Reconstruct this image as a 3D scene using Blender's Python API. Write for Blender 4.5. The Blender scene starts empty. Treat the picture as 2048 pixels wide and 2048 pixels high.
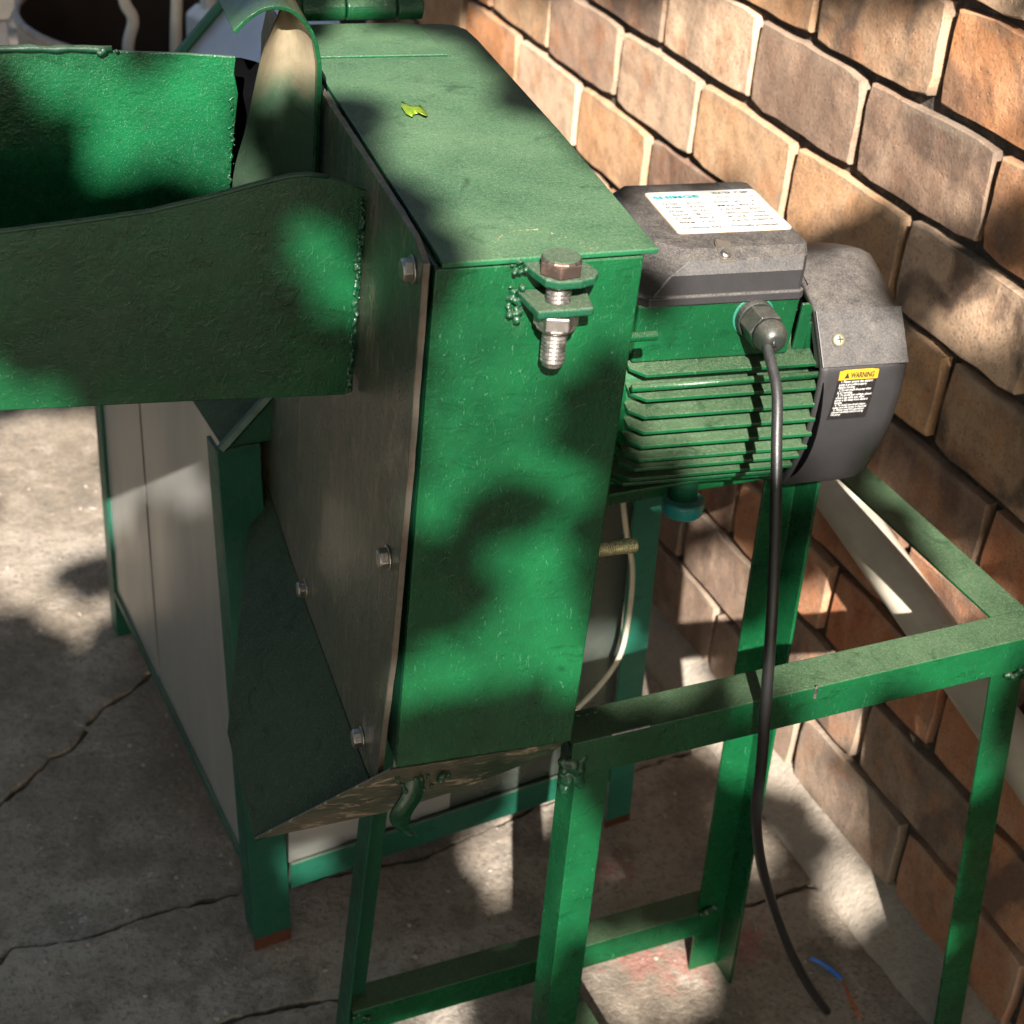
import bpy, bmesh, math, random
import numpy as np
from mathutils import Vector, Matrix, noise

random.seed(7)
R = math.radians
scene = bpy.context.scene
col = scene.collection

# ------------------------------------------------------------------ camera, sky, sun, exposure
cam_data = bpy.data.cameras.new('camera')
cam_data.sensor_width = 36.0
cam_data.lens = 57.41
cam_data.clip_start = 0.02
cam_data.clip_end = 500.0
cam_data.dof.use_dof = True
cam_data.dof.focus_distance = 1.12
cam_data.dof.aperture_fstop = 13.0
cam = bpy.data.objects.new('camera', cam_data)
col.objects.link(cam)
right = Vector((0.91678, -0.39338, 0.06880))
down = Vector((-0.15898, -0.51741, -0.84084))
fwd = Vector((0.36637, 0.75993, -0.53690))
m = Matrix((right, -down, -fwd)).transposed().to_4x4()
m.translation = (-0.96660, -1.70236, 0.47011)
cam.matrix_world = m
scene.camera = cam

SUN_AZ, SUN_EL = 67.0, 35.0        # the light travels towards this heading (degrees from +X) at this elevation
S = Vector((-math.cos(R(SUN_AZ)) * math.cos(R(SUN_EL)), -math.sin(R(SUN_AZ)) * math.cos(R(SUN_EL)), math.sin(R(SUN_EL))))

world = bpy.data.worlds.new('World')
scene.world = world
world.use_nodes = True
wn = world.node_tree
bg = wn.nodes['Background']
sky = wn.nodes.new('ShaderNodeTexSky')
sky.sky_type = 'NISHITA'
sky.sun_disc = False
sky.sun_elevation = R(SUN_EL)
sky.sun_rotation = math.atan2(S.x, S.y)
sky.air_density = 1.0
sky.dust_density = 2.0
wn.links.new(sky.outputs[0], bg.inputs[0])
bg.inputs[1].default_value = 0.07

sun_data = bpy.data.lights.new('sun', 'SUN')
sun_data.energy = 5.0
sun_data.angle = R(0.53)
sun_data.color = (1.0, 0.955, 0.88)
sun = bpy.data.objects.new('sun', sun_data)
col.objects.link(sun)
sun.rotation_euler = S.to_track_quat('Z', 'Y').to_euler()
sun.location = S * 8

scene.view_settings.view_transform = 'Standard'
scene.view_settings.look = 'None'
scene.view_settings.gamma = 1.0
scene.view_settings.exposure = 1.95
scene.cycles.max_bounces = 6
scene.cycles.diffuse_bounces = 3
scene.cycles.glossy_bounces = 3
scene.cycles.transmission_bounces = 2
scene.cycles.use_denoising = True

# ------------------------------------------------------------------ constants of the place (metres)
ZF = -0.8466            # floor level
BH, BL = 0.102, 0.206   # brick course height and length, joints included

# ------------------------------------------------------------------ helpers: nodes
class NT:
    def __init__(self, name):
        self.mat = bpy.data.materials.new(name)
        self.mat.use_nodes = True
        self.t = self.mat.node_tree
        self.b = self.t.nodes['Principled BSDF']
        self.out = self.t.nodes['Material Output']
    def n(self, typ, **kw):
        nd = self.t.nodes.new(typ)
        for k, v in kw.items():
            if k.startswith('_'):
                setattr(nd, k[1:], v)
            else:
                nd.inputs[k.replace('_', ' ')].default_value = v
        return nd
    def l(self, a, b):
        self.t.links.new(a, b)
        return a
    def coord(self, which='Object', scale=(1, 1, 1), rnd=False):
        tc = self.n('ShaderNodeTexCoord')
        mp = self.n('ShaderNodeMapping')
        mp.inputs['Scale'].default_value = scale
        src = tc.outputs[which]
        if rnd:
            oi = self.n('ShaderNodeObjectInfo')
            mul = self.n('ShaderNodeVectorMath', _operation='SCALE')
            cmb = self.n('ShaderNodeCombineXYZ')
            self.l(oi.outputs['Random'], cmb.inputs[0]); self.l(oi.outputs['Random'], cmb.inputs[1]); self.l(oi.outputs['Random'], cmb.inputs[2])
            self.l(cmb.outputs[0], mul.inputs[0]); mul.inputs['Scale'].default_value = 37.0
            ad = self.n('ShaderNodeVectorMath', _operation='ADD')
            self.l(src, ad.inputs[0]); self.l(mul.outputs[0], ad.inputs[1])
            src = ad.outputs[0]
        self.l(src, mp.inputs['Vector'])
        return mp.outputs[0]
    def noise(self, vec, scale, detail=4.0, rough=0.55, dist=0.0):
        nd = self.n('ShaderNodeTexNoise')
        nd.inputs['Scale'].default_value = scale
        nd.inputs['Detail'].default_value = detail
        nd.inputs['Roughness'].default_value = rough
        nd.inputs['Distortion'].default_value = dist
        self.l(vec, nd.inputs['Vector'])
        return nd.outputs[0]
    def ramp(self, fac, stops, interp='LINEAR'):
        nd = self.n('ShaderNodeValToRGB')
        nd.color_ramp.interpolation = interp
        el = nd.color_ramp.elements
        while len(el) < len(stops):
            el.new(0.5)
        for e, (p, c) in zip(el, stops):
            e.position = p
            e.color = c if len(c) == 4 else (*c, 1)
        self.l(fac, nd.inputs[0])
        return nd.outputs[0]
    def mask(self, fac, lo, hi):
        nd = self.n('ShaderNodeMapRange')
        nd.inputs['From Min'].default_value = lo
        nd.inputs['From Max'].default_value = hi
        self.l(fac, nd.inputs[0])
        return nd.outputs[0]
    def math(self, op, a, b=None):
        nd = self.n('ShaderNodeMath', _operation=op)
        for i, v in enumerate((a, b)):
            if v is None:
                continue
            if isinstance(v, (int, float)):
                nd.inputs[i].default_value = v
            else:
                self.l(v, nd.inputs[i])
        return nd.outputs[0]
    def mix(self, fac, a, b, blend='MIX'):
        nd = self.n('ShaderNodeMix', _data_type='RGBA', _blend_type=blend)
        for i, v in ((0, fac), (6, a), (7, b)):
            if isinstance(v, (int, float)):
                nd.inputs[i].default_value = v
            elif isinstance(v, tuple):
                nd.inputs[i].default_value = v if len(v) == 4 else (*v, 1)
            else:
                self.l(v, nd.inputs[i])
        return nd.outputs[2]
    def bump(self, h, strength=0.3, dist=0.002, prev=None):
        nd = self.n('ShaderNodeBump')
        nd.inputs['Strength'].default_value = strength
        nd.inputs['Distance'].default_value = dist
        self.l(h, nd.inputs['Height'])
        if prev is not None:
            self.l(prev, nd.inputs['Normal'])
        return nd.outputs[0]
    def set(self, **kw):
        for k, v in kw.items():
            k = k.replace('_', ' ')
            if isinstance(v, (int, float)):
                self.b.inputs[k].default_value = v
            elif isinstance(v, tuple):
                self.b.inputs[k].default_value = v if len(v) == 4 else (*v, 1)
            else:
                self.l(v, self.b.inputs[k])
        return self

def paint(name, base, dark, dust_amt=0.5, dust_col=(0.20, 0.17, 0.125), rough=0.22, streak=(1, 1, 1), orange=0.5, speck=0.0, wear=0.0, coat=0.07, spec=0.38, vdust=0.005, fleck=0.28, brush=0.32, vspeck=0.03):
    """brushed-on enamel: uneven gloss, runs, dust that has settled on upward faces, chips"""
    t = NT(name)
    v = t.coord('Object')
    vs = t.coord('Object', streak)
    n1 = t.noise(v, 9, 5, 0.6)
    n2 = t.noise(vs, 60, 6, 0.65)
    n3 = t.noise(v, 420, 3, 0.6)
    c = t.mix(t.mask(n1, 0.35, 0.68), dark, base)
    c = t.mix(t.math('MULTIPLY', t.mask(n2, 0.50, 0.75), 0.30), c, tuple(0.45 * x for x in base))
    geo = t.n('ShaderNodeNewGeometry')
    sep = t.n('ShaderNodeSeparateXYZ')
    t.l(geo.outputs['True Normal'], sep.inputs[0])
    up = t.mask(sep.outputs[2], 0.25, 0.95)
    dn = t.math('ADD', t.math('MULTIPLY', t.mask(n1, 0.25, 0.75), 0.6), t.math('MULTIPLY', t.mask(n3, 0.3, 0.75), 0.6))
    dust = t.math('MULTIPLY', t.math('MULTIPLY', t.math('ADD', up, vdust), dn), dust_amt)
    dust = t.math('MINIMUM', dust, 0.92)
    c = t.mix(dust, c, dust_col)
    spk = t.noise(v, 1100, 2, 0.5)
    sp_amt = t.math('MULTIPLY', t.mask(spk, 0.60, 0.72), t.math('MULTIPLY', t.math('ADD', up, vspeck), 0.55 * min(1.0, dust_amt + 0.25)))
    c = t.mix(sp_amt, c, (0.42, 0.40, 0.31))
    scr = t.mask(t.noise(t.coord('Object', (5, 5, 1.2)), 60, 3, 0.6, 3.0), 0.655, 0.68)
    c = t.mix(t.math('MULTIPLY', scr, fleck), c, (0.09, 0.22, 0.13))  # pale flecks: glints off the enamel put into the colour
    # scuffs and dark rubs
    rub = t.mask(t.noise(t.coord('Object', (1, 1, 2.5)), 24, 6, 0.72, 1.5), 0.56, 0.70)
    c = t.mix(t.math('MULTIPLY', rub, 0.55), c, tuple(0.35 * x for x in dark))
    if wear > 0:
        w = t.math('MULTIPLY', t.mask(t.noise(vs, 38, 8, 0.7, 1.2), 0.56, 0.60), wear)
        c = t.mix(w, c, (0.30, 0.22, 0.16))
    r = t.math('ADD', rough, t.math('ADD', t.math('MULTIPLY', t.mask(n2, 0.3, 0.8), 0.16), t.math('MULTIPLY', dust, 0.55)))
    hsum = t.math('ADD', t.math('MULTIPLY', n2, 0.7), t.math('MULTIPLY', t.noise(v, 190, 2, 0.5), 0.35 * orange))
    nb = t.bump(hsum, 0.42, 0.0018)
    sw = t.noise(t.coord('Object', (1.0, 1.0, 0.8)), 26, 3, 0.5, 5.0)     # swirls left by the brush
    ln = t.math('ABSOLUTE', t.math('SUBTRACT', t.math('FRACT', t.math('MULTIPLY', sw, 9.0)), 0.5))
    nb = t.bump(ln, 0.35 * brush, 0.0009, nb)
    drip = t.noise(t.coord('Object', (1, 1, 1)), 75, 2, 0.4, 2.0)
    nb = t.bump(t.mask(drip, 0.60, 0.66), 0.5 * brush, 0.0011, nb)
    nb = t.bump(n3, 0.10 + 0.5 * speck, 0.0006, nb)
    t.set(Base_Color=c, Roughness=r, Normal=nb, Specular_IOR_Level=spec)
    t.b.inputs['Coat Weight'].default_value = coat
    t.b.inputs['Coat Roughness'].default_value = 0.08
    return t.mat

GREEN, GREEN_D = (0.0035, 0.066, 0.021), (0.002, 0.034, 0.011)
M = {}
M['green'] = paint('green_enamel', GREEN, GREEN_D, 0.45, dust_col=(0.15, 0.15, 0.10))
M['green_front'] = paint('green_enamel_brushed', (0.004, 0.074, 0.023), (0.002, 0.034, 0.011), 0.3, speck=0.4, brush=0.4, streak=(1.6, 1, 0.5), orange=0.8)
M['green_lid'] = paint('green_enamel_dusty', (0.010, 0.100, 0.038), (0.006, 0.060, 0.025), 0.62, dust_col=(0.135, 0.165, 0.098), rough=0.3, speck=0.5)
M['green_tray'] = paint('green_enamel_tray', (0.004, 0.090, 0.030), (0.003, 0.045, 0.016), 0.45, vspeck=0.55, rough=0.2, speck=1.5, orange=1.2)
M['green_dark'] = paint('green_enamel_deep', (0.006, 0.060, 0.028), (0.004, 0.035, 0.017), 0.4, rough=0.3, coat=0.03, spec=0.4)
M['green_plate'] = paint('green_enamel_dust_coated', (0.016, 0.044, 0.022), (0.055, 0.058, 0.040), 0.9, brush=1.0, dust_col=(0.20, 0.16, 0.12), rough=0.26, streak=(1, 1.6, 0.6), orange=2.0, wear=0.30, coat=0.1, spec=0.5, vdust=0.15, speck=0.4)
M['green_chute'] = paint('green_enamel_chute', (0.013, 0.044, 0.021), (0.010, 0.028, 0.014), 0.5, dust_col=(0.10, 0.09, 0.06), rough=0.46, streak=(1, 1.5, 0.5), coat=0.0, spec=0.16, vdust=0.04)
M['worn_under'] = paint('worn_paint', (0.14, 0.105, 0.075), (0.020, 0.040, 0.022), 0.3, dust_col=(0.33, 0.26, 0.19), rough=0.3, streak=(0.8, 1.6, 1.6), wear=0.9, orange=2.0)
M['green_cab'] = paint('green_frame_paint', (0.008, 0.075, 0.044), (0.005, 0.045, 0.028), 0.5, rough=0.35, coat=0.0, spec=0.35)
M['teal_leg'] = paint('faded_teal_paint', (0.016, 0.140, 0.090), (0.011, 0.100, 0.064), 0.4, rough=0.4)
M['teal'] = paint('teal_primer', (0.008, 0.20, 0.19), (0.006, 0.15, 0.15), 0.35, rough=0.3, wear=0.4)
M['tan_dust'] = paint('grain_dusted_paint', (0.055, 0.085, 0.046), (0.14, 0.115, 0.072), 0.75, dust_col=(0.36, 0.28, 0.18), rough=0.42, streak=(1, 1, 0.4), wear=0.35)

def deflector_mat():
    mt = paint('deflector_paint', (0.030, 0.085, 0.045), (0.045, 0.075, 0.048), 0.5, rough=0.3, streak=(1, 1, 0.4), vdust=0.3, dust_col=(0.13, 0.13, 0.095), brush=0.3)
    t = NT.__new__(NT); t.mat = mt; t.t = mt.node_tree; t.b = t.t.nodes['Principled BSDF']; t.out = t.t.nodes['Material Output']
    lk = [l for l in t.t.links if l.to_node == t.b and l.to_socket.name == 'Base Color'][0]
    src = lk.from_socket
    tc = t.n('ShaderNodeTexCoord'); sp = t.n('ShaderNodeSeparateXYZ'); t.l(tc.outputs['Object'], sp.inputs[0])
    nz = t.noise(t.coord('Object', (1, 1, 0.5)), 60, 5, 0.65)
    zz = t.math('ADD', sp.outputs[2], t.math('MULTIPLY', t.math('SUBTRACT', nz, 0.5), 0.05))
    k = t.mask(zz, 0.930, 0.955)  # tan upper part: grain dust with its sunlit tone painted in
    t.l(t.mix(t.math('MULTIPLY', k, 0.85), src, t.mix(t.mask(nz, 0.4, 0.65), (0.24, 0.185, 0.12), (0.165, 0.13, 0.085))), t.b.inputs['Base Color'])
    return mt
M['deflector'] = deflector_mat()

def metal(name, c, rough=0.35, metallic=1.0, rust=0.0, dirt=0.3, bump=0.15, scale=40, streak=(1, 1, 1)):
    t = NT(name)
    v = t.coord('Object', streak)
    n1 = t.noise(v, scale, 5, 0.6)
    n2 = t.noise(v, scale * 7, 3, 0.6)
    cc = t.mix(t.math('MULTIPLY', t.mask(n1, 0.45, 0.75), dirt), c, tuple(x * 0.35 for x in c))
    mt = metallic
    if rust > 0:
        w = t.math('MULTIPLY', t.mask(n1, 0.5, 0.62), rust)
        cc = t.mix(w, cc, (0.16, 0.07, 0.04))
        mt = t.math('SUBTRACT', metallic, t.math('MULTIPLY', w, metallic * 0.8))
    r = t.math('ADD', rough, t.math('MULTIPLY', t.mask(n1, 0.3, 0.8), 0.2))
    t.set(Base_Color=cc, Roughness=r, Metallic=mt, Normal=t.bump(n2, bump, 0.0006))
    return t.mat

M['galv'] = metal('galvanised_sheet', (0.43, 0.42, 0.39), 0.30, 0.72, dirt=0.35, bump=0.05, scale=6, streak=(1, 1, 0.25))
M['galv_roof'] = metal('galvanised_roof', (0.52, 0.50, 0.55), 0.42, 0.55, dirt=0.25, bump=0.05, scale=8)
M['galv_dark'] = metal('darker_sheet', (0.17, 0.20, 0.17), 0.22, 0.75, dirt=0.6, bump=0.06, scale=10)
M['steel'] = metal('bolt_steel', (0.46, 0.43, 0.40), 0.3, 1.0, rust=0.25, dirt=0.6, scale=180)
M['steel_rust'] = metal('bolt_head_steel', (0.17, 0.125, 0.105), 0.38, 0.9, rust=0.3, dirt=0.6, scale=130)
M['brass'] = metal('zinc_plated', (0.62, 0.58, 0.38), 0.34, 0.8, rust=0.2, dirt=0.4, scale=150)
M['edge_steel'] = metal('raw_edge', (0.15, 0.13, 0.105), 0.45, 0.6, rust=0.3, dirt=0.5, scale=120)
M['copper'] = metal('copper_strand', (0.72, 0.30, 0.15), 0.3, 1.0, dirt=0.2, scale=200)
M['weld'] = paint('weld_bead_paint', (0.005, 0.060, 0.025), (0.003, 0.030, 0.013), 0.35, rough=0.26, orange=1.5)

def plain(name, c, rough=0.5, spec=0.5, var=0.25, scale=60, bump=0.1, dust=0.0, dust_col=(0.24, 0.21, 0.175), metallic=0.0, subs=0.0):
    t = NT(name)
    v = t.coord('Object')
    n1 = t.noise(v, scale, 5, 0.6)
    n2 = t.noise(v, scale * 8, 3, 0.6)
    cc = t.mix(t.mask(n1, 0.3, 0.75), c, tuple(x * (1 - var) for x in c))
    r = rough
    if dust > 0:
        geo = t.n('ShaderNodeNewGeometry'); sep = t.n('ShaderNodeSeparateXYZ')
        t.l(geo.outputs['Normal'], sep.inputs[0])
        up = t.math('ADD', t.mask(sep.outputs[2], 0.15, 0.9), 0.08)
        d = t.math('MULTIPLY', t.math('MULTIPLY', up, t.math('ADD', t.mask(n1, 0.2, 0.8), t.mask(n2, 0.4, 0.8))), dust)
        d = t.math('MINIMUM', d, 0.9)
        cc = t.mix(d, cc, dust_col)
        r = t.math('ADD', rough, t.math('MULTIPLY', d, 0.4))
    t.set(Base_Color=cc, Roughness=r, Metallic=metallic, Specular_IOR_Level=spec, Normal=t.bump(n2, bump, 0.0006))
    return t.mat

M['plastic'] = plain('black_plastic', (0.022, 0.021, 0.023), 0.40, 0.5, 0.35, 90, 0.10, dust=0.38, dust_col=(0.20, 0.17, 0.145))
M['gland'] = plain('gland_nylon', (0.014, 0.018, 0.015), 0.34, 0.5, 0.3, 120, 0.15, dust=0.22)
M['cord'] = plain('black_rubber_cord', (0.012, 0.012, 0.013), 0.40, 0.5, 0.4, 90, 0.25, dust=0.18, dust_col=(0.13, 0.12, 0.11))
M['black'] = plain('shade_black', (0.0025, 0.0025, 0.003), 1.0, 0.02)  # dead black standing in for shade in gaps
M['pvc'] = plain('cream_pvc', (0.46, 0.41, 0.33), 0.45, 0.4, 0.3, 14, 0.05, dust=0.4, dust_col=(0.36, 0.31, 0.24))
M['white_hose'] = plain('white_hose', (0.78, 0.75, 0.70), 0.4, 0.5, 0.1)
M['white'] = plain('white_plastic', (0.78, 0.77, 0.77), 0.4, 0.5, 0.12)
M['palepost'] = plain('pale_painted_post', (0.55, 0.56, 0.64), 0.45, 0.5, 0.2, 20)
M['beige'] = plain('beige_cable', (0.50, 0.45, 0.34), 0.5, 0.4, 0.2)
M['plate_white'] = plain('nameplate_foil', (0.60, 0.57, 0.52), 0.35, 0.5, 0.12, 30)
M['plate_rim'] = plain('nameplate_rim', (0.60, 0.42, 0.30), 0.5)
M['ink_teal'] = plain('teal_ink', (0.01, 0.30, 0.33), 0.5)
M['ink_black'] = plain('grey_ink', (0.045, 0.04, 0.038), 0.6)
M['ink_white'] = plain('white_ink', (0.66, 0.65, 0.63), 0.6)
M['ink_solid'] = plain('black_ink', (0.02, 0.018, 0.016), 0.5)
M['yellow'] = plain('yellow_label', (0.78, 0.48, 0.03), 0.5)
M['label_black'] = plain('black_label', (0.022, 0.018, 0.018), 0.5, dust=0.25)
M['red'] = plain('red_oxide', (0.085, 0.028, 0.016), 0.6, 0.3, 0.4)
M['blue'] = plain('blue_insulation', (0.02, 0.16, 0.62), 0.35)
M['bark'] = plain('bark', (0.10, 0.075, 0.055), 0.9, 0.2, 0.4, 30, 0.6)
M['drum_out'] = metal('drum_steel', (0.42, 0.36, 0.33), 0.5, 0.4, rust=0.4, dirt=0.5, scale=14)
M['drum_in'] = plain('drum_inside', (0.035, 0.026, 0.024), 0.7, 0.3, 0.4, 10)

def leaf_mat():
    t = NT('tree_leaf')
    oi = t.coord('Object')
    n = t.noise(oi, 3.0, 2)
    c = t.ramp(n, [(0.3, (0.035, 0.085, 0.018)), (0.7, (0.075, 0.135, 0.03))])
    t.set(Base_Color=c, Roughness=0.45)
    tr = t.n('ShaderNodeBsdfTranslucent')
    tr.inputs[0].default_value = (0.09, 0.15, 0.02, 1)
    mx = t.n('ShaderNodeMixShader')
    mx.inputs[0].default_value = 0.25
    t.l(t.b.outputs[0], mx.inputs[1]); t.l(tr.outputs[0], mx.inputs[2]); t.l(mx.outputs[0], t.out.inputs[0])
    return t.mat
M['leaf'] = leaf_mat()

def fallen_leaf_mat():
    t = NT('fallen_leaf_green')
    n = t.noise(t.coord('Object'), 160, 3)
    c = t.ramp(n, [(0.35, (0.10, 0.175, 0.010)), (0.7, (0.17, 0.22, 0.02))])
    t.set(Base_Color=c, Roughness=0.4, Normal=t.bump(n, 0.4, 0.001))
    return t.mat
M['fallen'] = fallen_leaf_mat()

def brick_mat():
    t = NT('fired_clay_brick')
    v = t.coord('Object', (1, 1, 1), True)
    oi = t.n('ShaderNodeObjectInfo')
    base = oi.outputs['Color']
    st = t.coord('Object', (1, 22, 9), True)           # upright kiln flashes
    fl = t.noise(st, 1.1, 3, 0.6, 0.4)
    big = t.noise(v, 11, 4, 0.6, 0.5)
    mid = t.noise(v, 55, 5, 0.65)
    fine = t.noise(v, 300, 5, 0.7)
    rndm = oi.outputs['Random']
    r2 = t.math('FRACT', t.math('MULTIPLY', rndm, 7.31))
    r3 = t.math('FRACT', t.math('MULTIPLY', rndm, 13.7))
    sooty = t.math('ADD', t.math('MULTIPLY', t.mask(r2, 0.45, 0.95), 0.75), 0.14)
    c = t.mix(t.math('MULTIPLY', t.mask(fl, 0.42, 0.62), 0.55), base, t.mix(0.45, base, (0.62, 0.44, 0.30)))
    # kiln marks: soft upright bands and clouds, strong on some bricks only
    dk = t.mask(t.noise(t.coord('Object', (1, 11, 8), True), 1.0, 4, 0.55, 0.9), 0.47, 0.60)
    c = t.mix(t.math('MULTIPLY', dk, sooty), c, (0.10, 0.066, 0.050))
    c = t.mix(t.math('MULTIPLY', t.mask(t.noise(v, 23, 4, 0.6), 0.50, 0.66), t.math('MULTIPLY', r3, 0.6)), c, (0.42, 0.175, 0.075))
    c = t.mix(t.math('MULTIPLY', t.mask(mid, 0.50, 0.68), 0.40), c, t.mix(0.75, c, (0.05, 0.03, 0.02)))
    c = t.mix(t.math('MULTIPLY', t.mask(fine, 0.53, 0.66), 0.55), c, (0.075, 0.05, 0.04))
    c = t.mix(t.math('MULTIPLY', t.mask(fine, 0.40, 0.30), 0.35), c, (0.60, 0.46, 0.34))
    # cement left on the upper and viewer-side margins of each brick
    tc = t.n('ShaderNodeTexCoord'); sp = t.n('ShaderNodeSeparateXYZ')
    t.l(tc.outputs['Object'], sp.inputs[0])
    wob = t.math('MULTIPLY', t.math('SUBTRACT', t.noise(v, 45, 3), 0.5), 0.02)
    zt = t.mask(t.math('ADD', sp.outputs[2], wob), 0.0355, 0.0400)
    yt = t.mask(t.math('ADD', t.math('MULTIPLY', sp.outputs[1], -1.0), wob), 0.086, 0.0905)
    edge = t.math('MAXIMUM', zt, yt)
    edge = t.math('MULTIPLY', edge, t.mask(t.noise(v, 20, 3), 0.3, 0.62))
    c = t.mix(t.math('MULTIPLY', edge, 0.45), c, (0.30, 0.235, 0.175))
    hs = t.math('ADD', t.math('MULTIPLY', mid, 0.6), t.math('MULTIPLY', fine, 0.5))
    nb = t.bump(hs, 0.6, 0.0030)
    vor = t.n('ShaderNodeTexVoronoi'); vor.inputs['Scale'].default_value = 95
    t.l(v, vor.inputs['Vector'])
    pit = t.mask(vor.outputs['Distance'], 0.0, 0.16)
    nb = t.bump(pit, 0.35, 0.002, nb)
    t.set(Base_Color=c, Roughness=0.78, Normal=nb, Specular_IOR_Level=0.35)
    return t.mat
M['brick'] = brick_mat()

def mortar_mat():
    t = NT('old_mortar')
    v = t.coord('Object')
    n = t.noise(v, 60, 6, 0.7)
    c = t.ramp(n, [(0.3, (0.022, 0.017, 0.013)), (0.55, (0.055, 0.043, 0.033)), (0.75, (0.16, 0.13, 0.10))])
    t.set(Base_Color=c, Roughness=0.95, Normal=t.bump(n, 0.9, 0.006))
    return t.mat
M['mortar'] = mortar_mat()

def concrete(name, warm=0.0, red=True):
    t = NT(name)
    v = t.coord('Object')
    a = t.noise(v, 2.6, 5, 0.6, 0.4)
    b = t.noise(v, 17, 6, 0.65)
    f = t.noise(v, 160, 5, 0.7)
    c = t.ramp(a, [(0.33, (0.158, 0.122, 0.088)), (0.50, (0.255, 0.208, 0.162)), (0.66, (0.365, 0.315, 0.265))])
    c = t.mix(t.math('MULTIPLY', t.mask(b, 0.48, 0.62), 0.6), c, (0.125, 0.104, 0.084))
    c = t.mix(t.math('MULTIPLY', t.mask(b, 0.43, 0.33), 0.5), c, (0.38, 0.33, 0.28))
    c = t.mix(t.math('MULTIPLY', t.mask(f, 0.52, 0.64), 0.55), c, (0.075, 0.060, 0.046))
    c = t.mix(t.math('MULTIPLY', t.mask(f, 0.42, 0.32), 0.35), c, (0.42, 0.38, 0.33))
    c = t.mix(t.math('MULTIPLY', t.mask(t.noise(v, 7.5, 6, 0.7, 1.2), 0.52, 0.66), 0.45), c, (0.10, 0.078, 0.056))
    if warm:
        c = t.mix(warm, c, (0.36, 0.31, 0.255))
    if red:   # spilled red paint near the stand
        rm = None
        for (x, y, rr) in ((-0.285, -0.677, 0.07), (-0.255, -0.555, 0.06), (-0.165, -0.70, 0.07), (-0.25, -0.72, 0.05), (-0.33, -0.62, 0.05)):
            d = t.n('ShaderNodeVectorMath', _operation='DISTANCE')
            g = t.n('ShaderNodeNewGeometry')
            t.l(g.outputs['Position'], d.inputs[0]); d.inputs[1].default_value = (x, y, ZF)
            k = t.mask(d.outputs['Value'], rr, 0.0)
            rm = k if rm is None else t.math('MAXIMUM', rm, k)
        spl = t.mask(t.math('ADD', t.noise(v, 34, 5, 0.65, 1.0), t.math('MULTIPLY', rm, 0.25)), 0.60, 0.70)
        rm = t.math('MULTIPLY', t.math('MULTIPLY', rm, spl), 0.45)
        c = t.mix(rm, c, (0.33, 0.06, 0.055))
        # white paint drips
        sp2 = t.math('MULTIPLY', t.mask(t.noise(v, 55, 3, 0.5, 1.5), 0.70, 0.74), 0.6)
        c = t.mix(sp2, c, (0.50, 0.47, 0.44))
    hs = t.math('ADD', t.math('MULTIPLY', b, 0.8), t.math('MULTIPLY', f, 0.45))
    t.set(Base_Color=c, Roughness=0.82, Normal=t.bump(hs, 1.0, 0.006), Specular_IOR_Level=0.35)
    return t.mat
M['concrete'] = concrete('worn_concrete')
M['haunch'] = concrete('cement_render', 0.45, False)
M['soil'] = plain('dark_soil', (0.05, 0.04, 0.03), 0.95, 0.2, 0.4, 20, 0.5)

# ------------------------------------------------------------------ helpers: geometry
WM = {}   # world matrix of each top-level thing

def link(o, parent=None):
    col.objects.link(o)
    if parent is not None:
        o.parent = parent
        WM[o.name] = WM[parent.name]
    else:
        WM[o.name] = o.matrix_basis.copy()
    return o

def thing(name, loc, rz=0.0, label=None, cat=None, group=None, kind=None):
    o = bpy.data.objects.new(name, None)
    o.empty_display_size = 0.05
    o.location = loc
    o.rotation_euler = (0, 0, rz)
    col.objects.link(o)
    WM[o.name] = Matrix.Translation(loc) @ Matrix.Rotation(rz, 4, 'Z')
    return tag(o, label, cat, group, kind)

def tag(o, label=None, cat=None, group=None, kind=None):
    if label: o['label'] = label
    if cat: o['category'] = cat
    if group: o['group'] = group
    if kind: o['kind'] = kind
    return o

def obj(name, bm, mat, parent=None, bevel=0.0, seg=2, smooth=False, base=None):
    """bm is in world coordinates; the mesh is stored relative to its thing"""
    bmesh.ops.recalc_face_normals(bm, faces=bm.faces)
    if parent is not None:
        bm.transform(WM[parent.name].inverted())
    elif base is not None:
        bm.transform(Matrix.Translation(-Vector(base)))
    me = bpy.data.meshes.new(name)
    bm.to_mesh(me)
    bm.free()
    me.materials.append(mat)
    if smooth:
        me.polygons.foreach_set('use_smooth', [True] * len(me.polygons))
    o = bpy.data.objects.new(name, me)
    if parent is None and base is not None:
        o.location = base
    link(o, parent)
    if name == 'weld_bead':
        o['kind'] = 'stuff'
        rm = o.modifiers.new('fuse', 'REMESH'); rm.mode = 'VOXEL'; rm.voxel_size = 0.0008; rm.use_smooth_shade = True
        sm = o.modifiers.new('soften', 'SMOOTH'); sm.factor = 0.6; sm.iterations = 3
    if bevel > 0:
        b = o.modifiers.new('bevel', 'BEVEL')
        b.width = bevel
        b.segments = seg
        b.limit_method = 'ANGLE'
        b.angle_limit = R(40)
    return o

def frame(origin, rz):
    o = Vector(origin); ex = Vector((math.cos(rz), math.sin(rz), 0)); ey = Vector((-math.sin(rz), math.cos(rz), 0))
    return lambda u, v, z: o + ex * u + ey * v + Vector((0, 0, z))

def add_poly(bm, pts, ext):
    """closed prism: polygon pts pushed by the vector ext"""
    a = [bm.verts.new(p) for p in pts]
    b = [bm.verts.new(Vector(p) + ext) for p in pts]
    n = len(a)
    bm.faces.new(a); bm.faces.new(list(reversed(b)))
    for i in range(n):
        bm.faces.new((a[i], b[i], b[(i + 1) % n], a[(i + 1) % n]))
    return bm

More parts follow.
